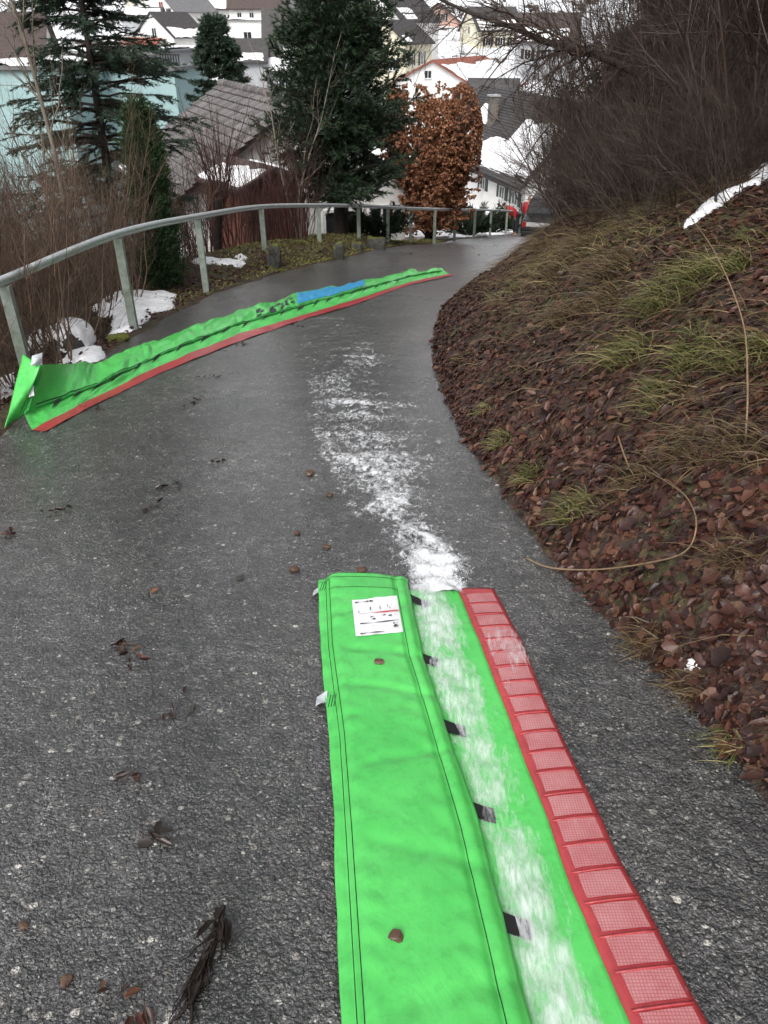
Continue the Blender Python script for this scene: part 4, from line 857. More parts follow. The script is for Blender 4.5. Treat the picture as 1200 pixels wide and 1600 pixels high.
def house(name, label, c, rz, L, D, z0, ze, zrg, wall, roof, over=.5, wins=(), chim=(), snow=(), group=None, th=.18):
    z0 = min(z0, float(G(c[0], c[1]))-.8)
    root = empty(name, (c[0], c[1], z0), rz); tag(root, label, 'house', group)
    he, hr_ = ze-z0, zrg-z0; l, d = L/2, D/2
    V = [(-l, -d, 0), (l, -d, 0), (l, d, 0), (-l, d, 0), (-l, -d, he), (l, -d, he), (l, d, he), (-l, d, he), (-l, 0, hr_), (l, 0, hr_)]
    ob('wall', mesh('wall', V, [(0, 1, 5, 4), (2, 3, 7, 6), (1, 2, 6, 9, 5), (3, 0, 4, 8, 7)], wall), root)
    sl_v = np.array([d, he-hr_]); k = (d+over)/d; lo = l+over*.8; m = MB(); ro = None
    zE = hr_+(he-hr_)*k
    for sgn in (-1, 1):
        y1 = sgn*(d+over); t = th
        V = [(-lo, 0, hr_+t), (lo, 0, hr_+t), (lo, y1, zE+t), (-lo, y1, zE+t), (-lo, 0, hr_+.004), (lo, 0, hr_+.004), (lo, y1, zE+.004), (-lo, y1, zE+.004)]
        Fq = [(0, 1, 2, 3), (7, 6, 5, 4), (3, 2, 6, 7), (0, 3, 7, 4), (2, 1, 5, 6)]
        m.add(V, Fq if sgn < 0 else [q[::-1] for q in Fq])
    ro = m.build('roof', roof, root)
    for face, u, zc, w_, h_, *r in wins: win(root, face, u, zc-z0, w_, h_, L, D, *r)
    for u, v, w_, h_ in chim:             # v<0: on the -y side
        yc = v*d; zc = hr_+(he-hr_)*abs(v); mm = MB(); mm.box((u, yc, zc+h_/2-.3), (w_, w_*.8, h_+.6)); ch = mm.build('chimney', A_CONC, root)
        MB().box((u, yc, zc+h_+.06), (w_*1.25, w_*1.05, .12)).build('chimney_cap', A_GREYR, ch)
    for sgn, u0, u1, v0, v1 in snow:      # patches of snow still on the slope
        pl = [(u0, v0), (u1, v0), (u1, v1), (u0, v1)]; sc = (d+over)
        poly = [(a, b*sc) for a, b in pl]
        me = blob_mesh('snow', poly, lambda x, y: np.zeros_like(x), max(.12, (u1-u0)/70), .16, A_SNOW, min(.35, .18*min(u1-u0, (v1-v0)*sc)), .7, .5)
        n = len(me.vertices); co = np.zeros(n*3, np.float32); me.vertices.foreach_get('co', co); co = co.reshape(-1, 3)
        s_, t_ = co[:, 0], co[:, 1]; out = np.stack([s_, sgn*t_, hr_+th+(he-hr_)*t_/d+co[:, 2]], -1)
        me.vertices.foreach_set('co', out.ravel()); me.update(); ob('snow', me, root)
    return root
# --- grey tiled house just below the road: ridge runs away to the left
r1 = W(343, 134, 33.0); azm = R(-25); dirr = np.array([math.sin(azm), math.cos(azm)])
RL = 8.6; rc = r1[:2]-dirr*RL/2; rot = math.atan2(-dirr[1], -dirr[0]); Dh = 7.6; zE_ = r1[2]-2.75
gh = house('house', 'white house with a large grey concrete tile roof just below the road', rc, rot, RL-.8, Dh, float(zr(28))-1.2, zE_+.3, r1[2]-.12, A_WHITE, A_ROOFD, .5,
           wins=[('+x', -1.2, zE_-1.0, 1.0, 1.3), ('+x', 1.4, zE_-1.0, 1.0, 1.3), ('+x', 2.9, zE_-1.0, .7, 1.3)])
# which slope faces the camera's left?
locx = np.array([math.cos(rot), math.sin(rot)]); locy = np.array([-math.sin(rot), math.cos(rot)])
sg = 1 if locy[0] < 0 else -1
d_, he_, hr2 = Dh/2, zE_+.3-gh.location.z, r1[2]-.12-gh.location.z
slope = np.array([0, sg*d_, he_-hr2]); slope /= np.linalg.norm(slope); nrm = np.cross([1, 0, 0], slope); nrm = nrm if nrm[2] > 0 else -nrm
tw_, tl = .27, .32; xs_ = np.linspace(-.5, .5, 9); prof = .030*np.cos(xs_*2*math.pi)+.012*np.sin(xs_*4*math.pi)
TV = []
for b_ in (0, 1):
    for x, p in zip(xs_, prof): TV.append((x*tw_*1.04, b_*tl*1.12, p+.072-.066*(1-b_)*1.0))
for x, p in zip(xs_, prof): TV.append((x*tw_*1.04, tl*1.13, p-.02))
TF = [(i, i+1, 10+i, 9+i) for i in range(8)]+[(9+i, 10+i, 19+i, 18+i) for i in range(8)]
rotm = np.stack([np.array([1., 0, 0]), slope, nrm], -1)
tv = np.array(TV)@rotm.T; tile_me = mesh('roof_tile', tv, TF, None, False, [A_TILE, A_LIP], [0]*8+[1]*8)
roofo = [o for o in gh.children if o.name.startswith('roof')][0]
cells = []
nrow = int(math.hypot(d_+.5, (d_+.5)*(hr2-he_)/d_)/tl); ncol = int((RL+.2)/tw_)
for rI in range(nrow):
    for cI in range(ncol):
        x = -RL/2+.1+(cI+.5)*tw_; p = np.array([x, 0, hr2+.185])+slope*rI*tl
        cells.append((x, rI, p))
Mg = gh.matrix_world if False else None
cells.sort(key=lambda q: q[0]); 
near_far = sorted(cells, key=lambda q: (q[0] > -RL/2+300/nrow*tw_))
sel = near_far[:300]; rest = near_far[300:]
gt = np.random.default_rng(9)
for x, rI, p in sel:
    o = bpy.data.objects.new('roof_tile', tile_me); COL.objects.link(o); o.parent = roofo; o.location = tuple(p+gt.normal(0, .004, 3))
VV, FF = [], []
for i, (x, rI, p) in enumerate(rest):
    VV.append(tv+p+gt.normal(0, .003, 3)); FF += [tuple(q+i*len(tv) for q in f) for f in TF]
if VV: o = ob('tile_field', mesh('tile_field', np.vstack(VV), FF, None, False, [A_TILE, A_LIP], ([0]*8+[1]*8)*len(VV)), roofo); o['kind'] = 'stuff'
m = MB()
for i in range(20):
    x = -RL/2+.1+i*RL/20; m.tube([(x, 0, hr2+.21), (x+RL/20*1.08, 0, hr2+.235)], [.13, .145], 10)
m.build('ridge_tiles', A_TILE, gh, True)
poly = [(-RL/2+.3, 3.1), (-RL/2+3.4, 3.2), (-RL/2+3.8, 3.7), (-RL/2+2.8, 3.8), (-RL/2+2.6, 4.2), (-RL/2+.3, 4.2)]
me = blob_mesh('snow', poly, lambda x, y: np.zeros_like(x), .08, .14, A_SNOW, .2, 1.2, .3)
co = np.zeros(len(me.vertices)*3, np.float32); me.vertices.foreach_get('co', co); co = co.reshape(-1, 3)
me.vertices.foreach_set('co', np.stack([co[:, 0], sg*co[:, 1], hr2+.24+(he_-hr2)*co[:, 1]/d_+co[:, 2]], -1).ravel().astype(np.float32)); me.update(); ob('snow', me, gh)
# --- wooden shed in front of it
pc = W(368, 292, 21.5); sr_ = R(38)
sh = empty('garden_shed', (pc[0]+.3, 22.8, float(G(pc[0], 22.8))-.5), sr_); tag(sh, 'red brown board shed with snow on its roof below the handrail', 'shed')
zt = pc[2]-sh.location.z; wS, dS = 1.9, 2.0
MB().box((0, 0, zt/2-.02), (wS-.08, dS-.08, zt-.04)).build('core', A_SHED, sh)
for i in range(14):
    u_ = -wS/2+(i+.5)*wS/14; MB().box((u_, -dS/2-.012, zt/2), (wS/14-.012, .03, zt)).build('plank', A_SHED if True else None, sh)
    MB().box((-wS/2-.012, -dS/2+(i+.5)*dS/14, zt/2), (.03, dS/14-.012, zt)).build('plank', A_SHED, sh)
    MB().box((wS/2+.012, -dS/2+(i+.5)*dS/14, zt/2), (.03, dS/14-.012, zt)).build('plank', A_PALEB, sh)
m = MB(); rr = .34
for sgn in (-1, 1):
    V = [(0, -dS/2-.25, zt+rr+.1), (0, dS/2+.25, zt+rr+.1), (sgn*(wS/2+.25), dS/2+.25, zt-.02), (sgn*(wS/2+.25), -dS/2-.25, zt-.02)]; V += [(a, b, c-.08) for a, b, c in V]
    m.add(V, [(0, 1, 2, 3), (7, 6, 5, 4), (3, 2, 6, 7), (0, 3, 7, 4), (2, 1, 5, 6)] if sgn < 0 else [(3, 2, 1, 0), (4, 5, 6, 7), (7, 6, 2, 3), (4, 7, 3, 0), (6, 5, 1, 2)])
m.add([(-wS/2, -dS/2-.01, zt-.02), (wS/2, -dS/2-.01, zt-.02), (0, -dS/2-.01, zt+rr)], [(0, 1, 2)]); m.build('roof', A_ROOFB, sh)
for sgn in (-1, 1):
    poly = [(.2, -dS/2-.1), (wS/2+.15, -dS/2-.1), (wS/2+.15, dS/2+.1), (.35, dS/2+.1)]
    me = blob_mesh('snow', poly, lambda x, y: np.zeros_like(x), .05, .10, A_SNOW, .12, 2, .15); co = np.zeros(len(me.vertices)*3, np.float32); me.vertices.foreach_get('co', co); co = co.reshape(-1, 3)
    me.vertices.foreach_set('co', np.stack([sgn*co[:, 0], co[:, 1], zt+rr+.11-(rr+.12)*co[:, 0]/(wS/2+.25)+co[:, 2]], -1).ravel().astype(np.float32)); me.update(); ob('snow', me, sh)
# --- white house at the road's end, snow on the slope, dark chimney
e0 = W(818, 290, 58.0); az2 = R(-15); dv = np.array([math.sin(az2), math.cos(az2)]); rt = math.atan2(dv[1], dv[0]); lft = np.array([-dv[1], dv[0]])
Lh, Dh2 = 22.0, 8.5; ctr = e0[:2]+dv*(Lh/2-.4)-lft*(Dh2/2)*1.0
zr_ = W(725, 150, 68)[2]
h2 = house('house', 'white house with dark tile roof, wide snow sheet and sooty chimney at the road end', ctr, rt, Lh, Dh2, float(zr(60))-1, e0[2]+.35, zr_, A_WHITE, A_ROOFD, .6,
      wins=[('+y', 9.4, e0[2]-1.05, .9, .85, A_SHUT), ('+y', 7.0, e0[2]-1.05, .9, .85, A_SHUT), ('-x', 2.5, e0[2]-1.05, 1.0, 1.1, A_SHUT), ('+y', 3.0, e0[2]-1.05, .9, .85, A_SHUT)],
      chim=[(1.2, .5, .75, 2.1)], snow=[(1, -11.2, 4, .60, .92), (1, -11.2, -4.0, .30, .66), (1, 2.0, 5.5, .24, .48)])
m = MB()
k_ = (Dh2/2+.62)/(Dh2/2); zg = zr_+(e0[2]+.35-zr_)*k_-h2.location.z+.04
m.tube([(-Lh/2-.5, Dh2/2+.68, zg), (Lh/2+.5, Dh2/2+.68, zg)], .09, 8); m.tube([(-Lh/2+.3, Dh2/2+.68, zg), (-Lh/2+.3, Dh2/2+.5, zg-.5), (-Lh/2+.25, Dh2/2+.08, zg-.9), (-Lh/2+.25, Dh2/2+.08, 0.3)], .06, 8); m.build('gutter', A_GUT, h2, True)
# course battens give the dark roof its rows
nr_ = 30; m = MB(); sl2 = np.array([0, Dh2/2+.6, (e0[2]+.35-zr_)*(Dh2/2+.6)/(Dh2/2)]); hrl = zr_-h2.location.z+.18
for i in range(nr_):
    a = sl2*(i/nr_); b = sl2*((i+1)/nr_); m.add([(-Lh/2-.45, a[1], hrl+a[2]+.005), (Lh/2+.45, a[1], hrl+a[2]+.005), (Lh/2+.45, b[1], hrl+b[2]+.07), (-Lh/2-.45, b[1], hrl+b[2]+.07), (Lh/2+.45, b[1], hrl+b[2]), (-Lh/2-.45, b[1], hrl+b[2])], [(0, 3, 2, 1), (3, 5, 4, 2)])
m.build('tile_courses', A_ROOFD, [o for o in h2.children if o.name.startswith('roof')][0])
# --- the rest of the town
def at(px, py, Yd): return W(px, py, Yd)
def placed(px, py, Yd, deg, L, D, rise, sx=-1, sy=-1, apex=False):   # centre and heights from one seen corner (or ridge end)
    p = W(px, py, Yd); r = R(deg); c = p[:2]-np.array([math.cos(r), math.sin(r)])*sx*L/2
    if not apex: c = c-np.array([-math.sin(r), math.cos(r)])*sy*D/2
    ze = p[2]-(rise if apex else 0); return c, r, L, D, ze, ze+rise
p = at(682, 96, 100); q = at(740, 128, 97)
house('house', 'white house with a broad snow covered low roof, red tiles showing at the ridge', (p[0]+3.2, 107), R(62), 15, 11.5, -13, p[2]-2.7, p[2], A_WHITE, A_ROOFR, .5,
      wins=[('-x', -.6, p[2]-1.3, .8, .8), ('-x', -3.6, p[2]-3.6, 1.1, 1.4), ('-x', 3.6, p[2]-3.4, 2.2, 1.2), ('-x', 0, p[2]-4.4, 1.1, 1.4)], snow=[(-1, -7.6, 7.6, .18, 1.0), (1, -7.6, 7.6, .3, 1.0)])
p = at(690, 6, 190)
house('house', 'pink three storey house with dark shutters on every window', (p[0], 195), R(82), 13, 9.6, -4, p[2]-3.2, p[2], A_PINK, A_ROOFB, .8,
      wins=[('-x', u, p[2]+z, .95, 1.4, A_SHUTB) for u in (-2.2, 2.0) for z in (-5.0, -8.2)]+[('-x', -1.6, p[2]-2.3, .8, 1.2, A_SHUTB), ('-x', 1.2, p[2]-2.3, .8, 1.2, A_SHUTB), ('-x', 0, p[2]-1., .5, .5)], snow=[(-1, -5, 6, .5, .95)])
c_, r_, L_, D_, e_, t_ = placed(271, 57, 118, 55, 6, 7.5, 2.6)
house('house', 'small white house with grey roof and a snow band along its eaves', c_, r_, L_, D_, -9, e_, t_, A_WHITE, A_ROOFD, .35,
      wins=[('-x', 0.2, e_+.4, .8, 1.1), ('-y', -1.5, e_-1.9, .8, 1.3, A_SHUTB), ('-y', 1.3, e_-1.9, .8, 1.3, A_SHUTB)], chim=[(.4, .1, .5, .7)], snow=[(-1, -2.9, 3.0, .66, 1.0)])
c_, r_, L_, D_, e_, t_ = placed(273, 16, 145, 50, 8, 11, 4.2)
house('house', 'white house with grey roof and one red shutter, above the small white house', c_, r_, L_, D_, -4, e_, t_, A_WHITE, A_ROOFG, .5, wins=[('-x', 2.2, e_+.4, 1.0, 1.5, None, A_SHUTR), ('-y', 1.5, e_-2.0, .9, 1.3)])
c_, r_, L_, D_, e_, t_ = placed(190, 24, 135, 6, 5.6, 5, .9)
house('house', 'low annex with a snow covered lean roof beside the white houses', c_, r_, L_, D_, -6, e_, t_, A_GREYR, A_ROOFD, .4, snow=[(-1, -2.8, 2.8, .1, 1.0)])
c_, r_, L_, D_, e_, t_ = placed(250, 62, 95, -40, 6, 4.6, 1.7, 1, -1, True)
house('house', 'small house with orange red tile roof beside the teal building', c_, r_, L_, D_, -9, e_, t_, A_WHITE, A_ROOFR, .35)
c_, r_, L_, D_, e_, t_ = placed(414, 16, 80, 3, 9, 8, 4.2, -1, -1, True)
house('house', 'house with a big steep dark tile roof and scattered snow behind the yew', c_, r_, L_, D_, -13, e_, t_, A_GREYR, A_ROOFD, .4,
      wins=[('-y', -2.9, e_-1.5, 1.0, 1.4), ('-y', 0, e_-1.5, 1.0, 1.4)], snow=[(-1, -4.5, -1.9, .80, .98), (-1, -2.9, -1.5, .62, .72), (-1, .8, 2.2, .60, .72)])
c_, r_, L_, D_, e_, t_ = placed(366, 97, 75, 3, 2.6, 6, 1.5)
house('house', 'low wing with patchy snow on dark tiles beside the steep roofed house', c_, r_, L_, D_, -13, e_, t_, A_GREYR, A_ROOFD, .3, snow=[(-1, -1.4, 1.2, .6, .95)])
p = at(398, 2, 165)
house('house', 'white block with dormer roof and rows of small windows behind the conifer', (p[0], 169), R(3), 10, 7, -4, p[2]-.8, p[2]+2.6, A_WHITE, A_ROOFB, .5, wins=[('-y', u, p[2]+z, .7, 1.1) for u in (-3.2, -1, 1.2, 3.2) for z in (-2.2, -5.0)])
p = at(392, 30, 150)
house('house', 'flat white annex with snow on its roof in front of the dormer block', (p[0], 152), R(3), 8, 5, -5, p[2]-.25, p[2], A_WHITE, A_ROOFG, .3, wins=[('-y', -.8, p[2]-2.4, 1.2, 1.3)], snow=[(-1, -4, 4, .1, 1.0)])
p = at(448, -3, 175)
house('house', 'white gabled house with grey roof and a blue window high on the slope', (p[0]+3.5, 180), R(52), 13, 8.5, -2, p[2]-3.6, p[2], A_WHITE, A_ROOFG, .4, wins=[('-x', 0, p[2]-2.2, .9, 1.1)], snow=[(-1, -5, -3, .5, .8), (-1, 1, 3, .3, .6)])
p = at(585, -20, 140)
house('house', 'tall white gabled house with dark roof and two snow strips behind the yew', (p[0]+3.0, 146), R(58), 12, 10, -6, p[2]-4.2, p[2], A_WHITE, A_ROOFD, .4, wins=[('-x', -1, p[2]-4.6, .8, 1.1)], snow=[(-1, -4.5, -.5, .62, .76), (-1, -4.2, -.8, .8, .92)])
c_, r_, L_, D_, e_, t_ = placed(601, 33, 112, 60, 7, 6, 2.2, -1, -1, True)
house('house', 'cream house with green shutters and snow on one slope, half behind the yew', c_, r_, L_, D_, -11, e_, t_, A_CREAM, A_ROOFD, .4, wins=[('-x', -1.2, e_-.4, .8, 1.2, A_SHUT), ('-y', -2.0, e_-1.8, .8, 1.4, A_SHUT), ('-y', .8, e_-1.8, .8, 1.4, A_SHUT), ('-x', 1.2, e_-2.4, .8, 1.3, A_SHUT)], snow=[(1, -3.4, 3.4, .05, .95), (-1, -3.2, -2.0, .7, .95)])
p = at(645, 20, 210)
house('house', 'low house with a snow covered roof beside the pink house', (p[0]-.5, 212), R(5), 7, 5, 0, p[2]-1.4, p[2], A_GREYR, A_ROOFD, .4, snow=[(-1, -3.4, 3.4, .05, 1)])
p = at(730, 12, 215)
house('house', 'house with snowy dark roof just above the pink house', (p[0]-2, 222), R(4), 16, 9, 0, p[2]-3, p[2]+1.5, A_CREAM, A_ROOFD, .5, snow=[(-1, -7, -1, .6, .95), (-1, 1, 7, .5, .8)])
p = at(775, 134, 75)
house('house', 'small house with dark tile roof tucked behind the sooty chimney', (p[0]+.3, 79), R(-8), 4.2, 4, -12, p[2]-1.2, p[2]+.2, A_PALEB, A_ROOFD, .3)
c_, r_, L_, D_, e_, t_ = placed(65, 22, 76, 12, 12, 9, 2.9, 1, -1, True)
house('house', 'house with a broad brown tile roof behind the teal building', c_, r_, L_, D_, -12, e_, t_, A_WHITE, A_ROOFB, .5)
for px, py, Yd, dg, lb, wm, rm in ((748, 46, 165, 20, 'small cream house with dark roof beyond the snowy white one', A_CREAM, A_ROOFD), (806, 62, 140, -15, 'grey rendered house half hidden by the overhanging bough', A_GREYR, A_ROOFB), (790, 6, 210, 10, 'white house high on the slope behind the bough twigs', A_WHITE, A_ROOFD), (330, 12, 185, 35, 'white house between the conifer and the red shuttered one', A_WHITE, A_ROOFD), (205, -2, 205, 25, 'cream house topmost on the slope above the lean roof', A_CREAM, A_ROOFB), (560, 8, 200, 40, 'white house seen over the top of the yew', A_WHITE, A_ROOFG)):
    c_, r_, L_, D_, e_, t_ = placed(px, py, Yd, dg, 9, 8, 3.4)
    house('house', lb, c_, r_, L_, D_, -8, e_, t_, wm, rm, .5, wins=[('-y', u, e_-1.9, .9, 1.3, A_SHUTB) for u in (-2.5, 0, 2.5)]+[('-x', 0, e_-.2, .9, 1.2)], snow=[(-1, -4.2, 3.5, .55, .97)])
# --- teal flat roofed building, built of blocks
tb = empty('apartment_building', (W(120, 200, 52)[0], 56, -12)); tag(tb, 'teal flat roofed apartment building with snow on its roofs and rust red balcony recesses', 'building')
tb.rotation_euler = (0, 0, R(-10)); bpy.context.view_layer.update(); inv = tb.matrix_world.inverted()
def block(px0, px1, pyt, Yd, depth, mat, nm, snow=True, zb=-12):
    a = W(px0, pyt, Yd); b = W(px1, pyt, Yd); la, lb_ = inv@Vector(a), inv@Vector(b); L_ = lb_.x-la.x; ym = la.y; h = la.z-(zb+12)
    c = ((la.x+lb_.x)/2, ym+depth/2, (zb+12)+h/2); o = MB().box(c, (L_, depth, h)).build(nm, mat, tb)
    MB().box((c[0], c[1], la.z+.06), (L_+.5, depth+.5, .18)).build('roof_edge', A_ROOFG, tb)
    if snow:
        me = blob_mesh('snow', [(c[0]-L_/2+.3, c[1]-depth/2+.2), (c[0]+L_/2-.8, c[1]-depth/2+.2), (c[0]+L_/2-.5, c[1]+depth/2), (c[0]-L_/2+.3, c[1]+depth/2)], lambda x, y: np.full_like(x, la.z+.16), .25, .15, A_SNOW, .9, .5, .4); ob('snow', me, tb)
    return la.x, lb_.x, ym, la.z
x0, x1, ym, zt_ = block(-70, 112, 107, 47, 12, A_TEAL, 'wall')
block(105, 250, 84, 56, 9, A_GREYR, 'penthouse')
x0, x1, ym, zt_ = block(112, 283, 108, 51, 5, A_TEAL, 'wall', False)
for a, b, t, bt_ in ((213, 233, 137, 158), (256, 277, 126, 146), (150, 178, 145, 170)):
    p0, p1 = inv@Vector(W(a, t, 51)), inv@Vector(W(b, bt_, 51)); m = MB(); cxm = (p0.x+p1.x)/2; czm = (p0.z+p1.z)/2; wx, wz = p1.x-p0.x, abs(p0.z-p1.z)
    m.box((cxm, p0.y-.03, czm), (wx, .08, wz)); o = m.build('balcony_recess', A_BROWN, tb); MB().box((cxm, p0.y-.09, czm-wz/2+.05), (wx+.1, .18, .1)).build('sill', A_GREYR, o)
for a, b, t, bt_ in ((222, 232, 84, 102), (240, 247, 84, 103), (190, 205, 86, 102)):
    p0, p1 = inv@Vector(W(a, t+1, 56)), inv@Vector(W(b, bt_, 56)); m = MB(); m.box(((p0.x+p1.x)/2, p0.y-.03, (p0.z+p1.z)/2), (p1.x-p0.x, .08, abs(p0.z-p1.z))); m.build('window', A_GLASS, tb)
for px in range(252, 284, 4):
    p0 = inv@Vector(W(px, 108, 51.2)); MB().box((p0.x, p0.y+.1, p0.z+.35), (.05, .05, .7)).build('baluster', A_GUT, tb)
p0, p1 = inv@Vector(W(250, 108, 51.2)), inv@Vector(W(284, 108, 51.2)); MB().box(((p0.x+p1.x)/2, p0.y+.1, p0.z+.72), (p1.x-p0.x, .07, .06)).build('railing', A_GUT, tb)
# hedge, garden walls, hillside shrubs
def hedge(px, py, Yd, L_, h, label, rz=0):
    g = np.random.default_rng(int(px)); n = 5000; p = W(px, py, Yd); root = empty('hedge', (p[0], Yd, p[2]), rz); tag(root, label, 'hedge')
    pos = np.stack([g.uniform(-L_/2, L_/2, n), g.uniform(-.5, .5, n), g.uniform(-1.5, h, n)], -1); k = g.integers(0, 3, n); pos[k == 0, 1] = -.5; pos[k == 1, 2] = h; pos += g.normal(0, .06, pos.shape)
    V, Q = scatter(pos, g.normal(size=(n, 3)), g.normal(size=(n, 3)), g.uniform(.12, .3, n), g.uniform(.08, .16, n), BLADE, BLADE_T); ob('foliage', mesh('foliage', V, Q, A_JUN), root); MB().box((0, 0, h/2-.75), (L_-.2, .8, h+1.3)).build('core', A_JUN, root)
hedge(292, 120, 88, 3.4, 1.8, 'clipped dark green hedge below the small white house')
HB = [shrub_obj('hill_shrub', 190+i, 14, (1.0, 2.6), .7, (.02, .05), A_TWIGD, 12, 4, (.4, 1.2), (.2, .5), .4) for i in range(2)]
gh2 = np.random.default_rng(31)
for i in range(40):
    Yd = gh2.uniform(150, 300); px = gh2.uniform(-40, 250) if i % 2 else gh2.uniform(560, 860); r = HB[i] if i < 2 else copy_tree(HB[i % 2]); x = (px-600)/F*Yd*.84
    tag(r, 'bare dark shrub on the snowy far hillside', 'shrub', 'shrubs on the far hillside'); put(r, x, Yd, gh2.uniform(0, 6), gh2.uniform(.9, 2.2))
for i in range(26):
    Yd = gh2.uniform(235, 420); px = gh2.uniform(-60, 900); r = copy_tree(BT[i % 2]) if i % 3 else copy_tree(fc); tag(r, 'bare tree on the far snowy hillside above the town' if i % 3 else 'dark conifer on the far snowy hillside above the town', 'tree', 'trees on the far hillside'); put(r, (px-600)/F*Yd*.84, Yd, gh2.uniform(0, 6), gh2.uniform(.8, 1.4))
for i, (px, Yd, sc) in enumerate([(20, 118, 1.2), (70, 125, 1.0), (110, 130, .9), (160, 112, 1.0), (320, 135, .9), (530, 120, 1.0), (635, 150, .8), (722, 150, .9), (750, 130, 1.0), (790, 110, 1.0), (820, 95, .9), (770, 165, 1.0), (840, 130, 1.1)]):
    r = copy_tree(BT[i % 2]); tag(r, 'bare garden tree between the houses of the town', 'tree', 'bare trees among the houses'); put(r, (px-600)/F*Yd*.84, Yd, i, sc*.8)
# ================================================================== leaf litter, grass and small things on the bank
gl_ = np.random.default_rng(51)
def gnormal(x, y, e=.04):
    n = np.stack([-(G(x+e, y)-G(x-e, y))/(2*e), -(G(x, y+e)-G(x, y-e))/(2*e), np.ones_like(x)], -1); return unit(n)
def leaves_on(x, y, g, size, lift=.012, tiltn=.35):
    n = len(x); nn = unit(gnormal(x, y)+g.normal(0, tiltn, (n, 3))); dr = unit(np.cross(nn, g.normal(size=(n, 3))))
    pos = np.stack([x, y, G(x, y)+lift*g.uniform(.2, 1.6, n)], -1); L = g.uniform(*size, n)
    return pos, dr, nn, L
# litter: about 300 of the nearest as pieces of the ground, the rest as one mass
LV = []
for i in range(5):
    me_v, me_q = scatter(np.zeros((1, 3)), np.array([[1., 0, 0]]), np.array([[0, 0, 1.]]), np.array([1.]), np.array([.8+.12*i]), POINTY if i % 2 else LOBE, POINTY_T if i % 2 else LOBE_T, np.array([-.1+.12*i]))
    LV.append(mesh('leaf', me_v, me_q, A_LITTER, False))
nI = 290; yI = gl_.uniform(1.0, 4.2, nI); sI = np.abs(gl_.uniform(.02, 1.5, nI)); xI = xR(yI)+sI*(.35+.25*yI)*.9
pos, dr, nn, L = leaves_on(xI, yI, gl_, (.04, .085), .022, .35)
Fm = frames(dr, nn)
for i in range(nI):
    o = bpy.data.objects.new('fallen_leaf', LV[i % 5]); COL.objects.link(o); o.parent = ground
    M4 = Matrix([list(Fm[i][0])+[pos[i][0]], list(Fm[i][1])+[pos[i][1]], list(Fm[i][2])+[pos[i][2]], [0, 0, 0, 1]]); o.matrix_world = M4@Matrix.Scale(float(L[i]), 4)
N = 90000; y = 18*gl_.uniform(0, 1, N)**1.6+.2; s = 4.2*gl_.uniform(0, 1, N)**1.25; x = xR(y)+s-.04*gl_.uniform(0, 1, N)
pos, dr, nn, L = leaves_on(x, y, gl_, (.012, .066), .010, .24)
wd_ = L*gl_.uniform(.6, 1.2, N); cu_ = gl_.uniform(-.25, .32, N); kind_ = np.where(y < 2.8, gl_.integers(0, 2, N), np.where(y < 5, 2, 3)); Vs, Qs, nv = [], [], 0
for q_, (sh_, st_) in enumerate(((LOBE, LOBE_T), (POINTY, POINTY_T), (LEAF, LEAF_T), (QLEAF, QLEAF_T))):
    k = kind_ == q_; V, Q = scatter(pos[k], dr[k], nn[k], L[k]*(1.15 if q_ else 1), wd_[k], sh_, st_, cu_[k]); Vs.append(V); Qs.append(Q+nv); nv += len(V)
V, Q = np.vstack(Vs), np.vstack(Qs)
o = ob('leaf_litter', mesh('leaf_litter', V, Q, A_LITTER)); tag(o, 'wet red brown leaf litter covering the bank', 'leaf litter', None, 'stuff')
N = 36000; y = 14*gl_.uniform(0, 1, N)**1.6+.3; s = 3.6*gl_.uniform(0, 1, N)**1.3; x = xR(y)+s-.07*gl_.uniform(0, 1, N)**2
pos, dr, nn, L = leaves_on(x, y, gl_, (.006, .022), .020, .5); pos[:, 2] = np.maximum(pos[:, 2], road_z(x, y)+.004); V, Q = scatter(pos, dr, nn, L, L*gl_.uniform(.2, .8, N), BLADE, BLADE_T)
o = ob('leaf_crumbs', mesh('leaf_crumbs', V, Q, A_LITTER)); tag(o, 'crumbled leaf fragments and twig bits spilling from the bank onto the road edge', 'leaf litter', None, 'stuff')
N = 5000; y = gl_.uniform(5, 24, N); s = np.abs(gl_.normal(0, .9, N))+.02; x = xL(y)-s
pos, dr, nn, L = leaves_on(x, y, gl_, (.03, .07), .012, .5); V, Q = scatter(pos, dr, nn, L, L*.7, LEAF, LEAF_T, gl_.uniform(-.1, .5, N))
o = ob('leaf_litter', mesh('leaf_litter', V, Q, A_LITTER)); tag(o, 'brown leaf litter along the verge under the handrail', 'leaf litter', None, 'stuff')
def blades(x, y, g, ln, wd, down, m=5, up=1.0, sx=-.6, sy=-.15):
    n = len(x); b = np.stack([x, y, G(x, y)-.01], -1); dr = unit(np.stack([g.normal(sx*down, .45, n), g.normal(sy*down, .45, n), np.full(n, up)+g.normal(0, .25, n)], -1)); L = g.uniform(*ln, n)
    t = np.linspace(0, 1, m)[None, :, None]; fall = unit(np.stack([g.normal(sx, .35, n), g.normal(sy, .35, n), np.full(n, -.9)], -1))
    P = b[:, None]+dr[:, None]*L[:, None, None]*t*(1-.25*t)+fall[:, None]*L[:, None, None]*(.55*down)*t**2
    P[:, :, 2] = np.maximum(P[:, :, 2], G(P[:, :, 0], P[:, :, 1])+.006)
    sd = unit(np.cross(dr, g.normal(size=(n, 3)))); wv = g.uniform(*wd, n)[:, None, None]*(1-t**2*.92)
    V = np.stack([P-sd[:, None]*wv, P+sd[:, None]*wv], 2).reshape(-1, 3)
    idx = np.arange(n*m*2).reshape(n, m, 2); Q = np.stack([idx[:, :-1, 0], idx[:, :-1, 1], idx[:, 1:, 1], idx[:, 1:, 0]], -1).reshape(-1, 4); return V, Q
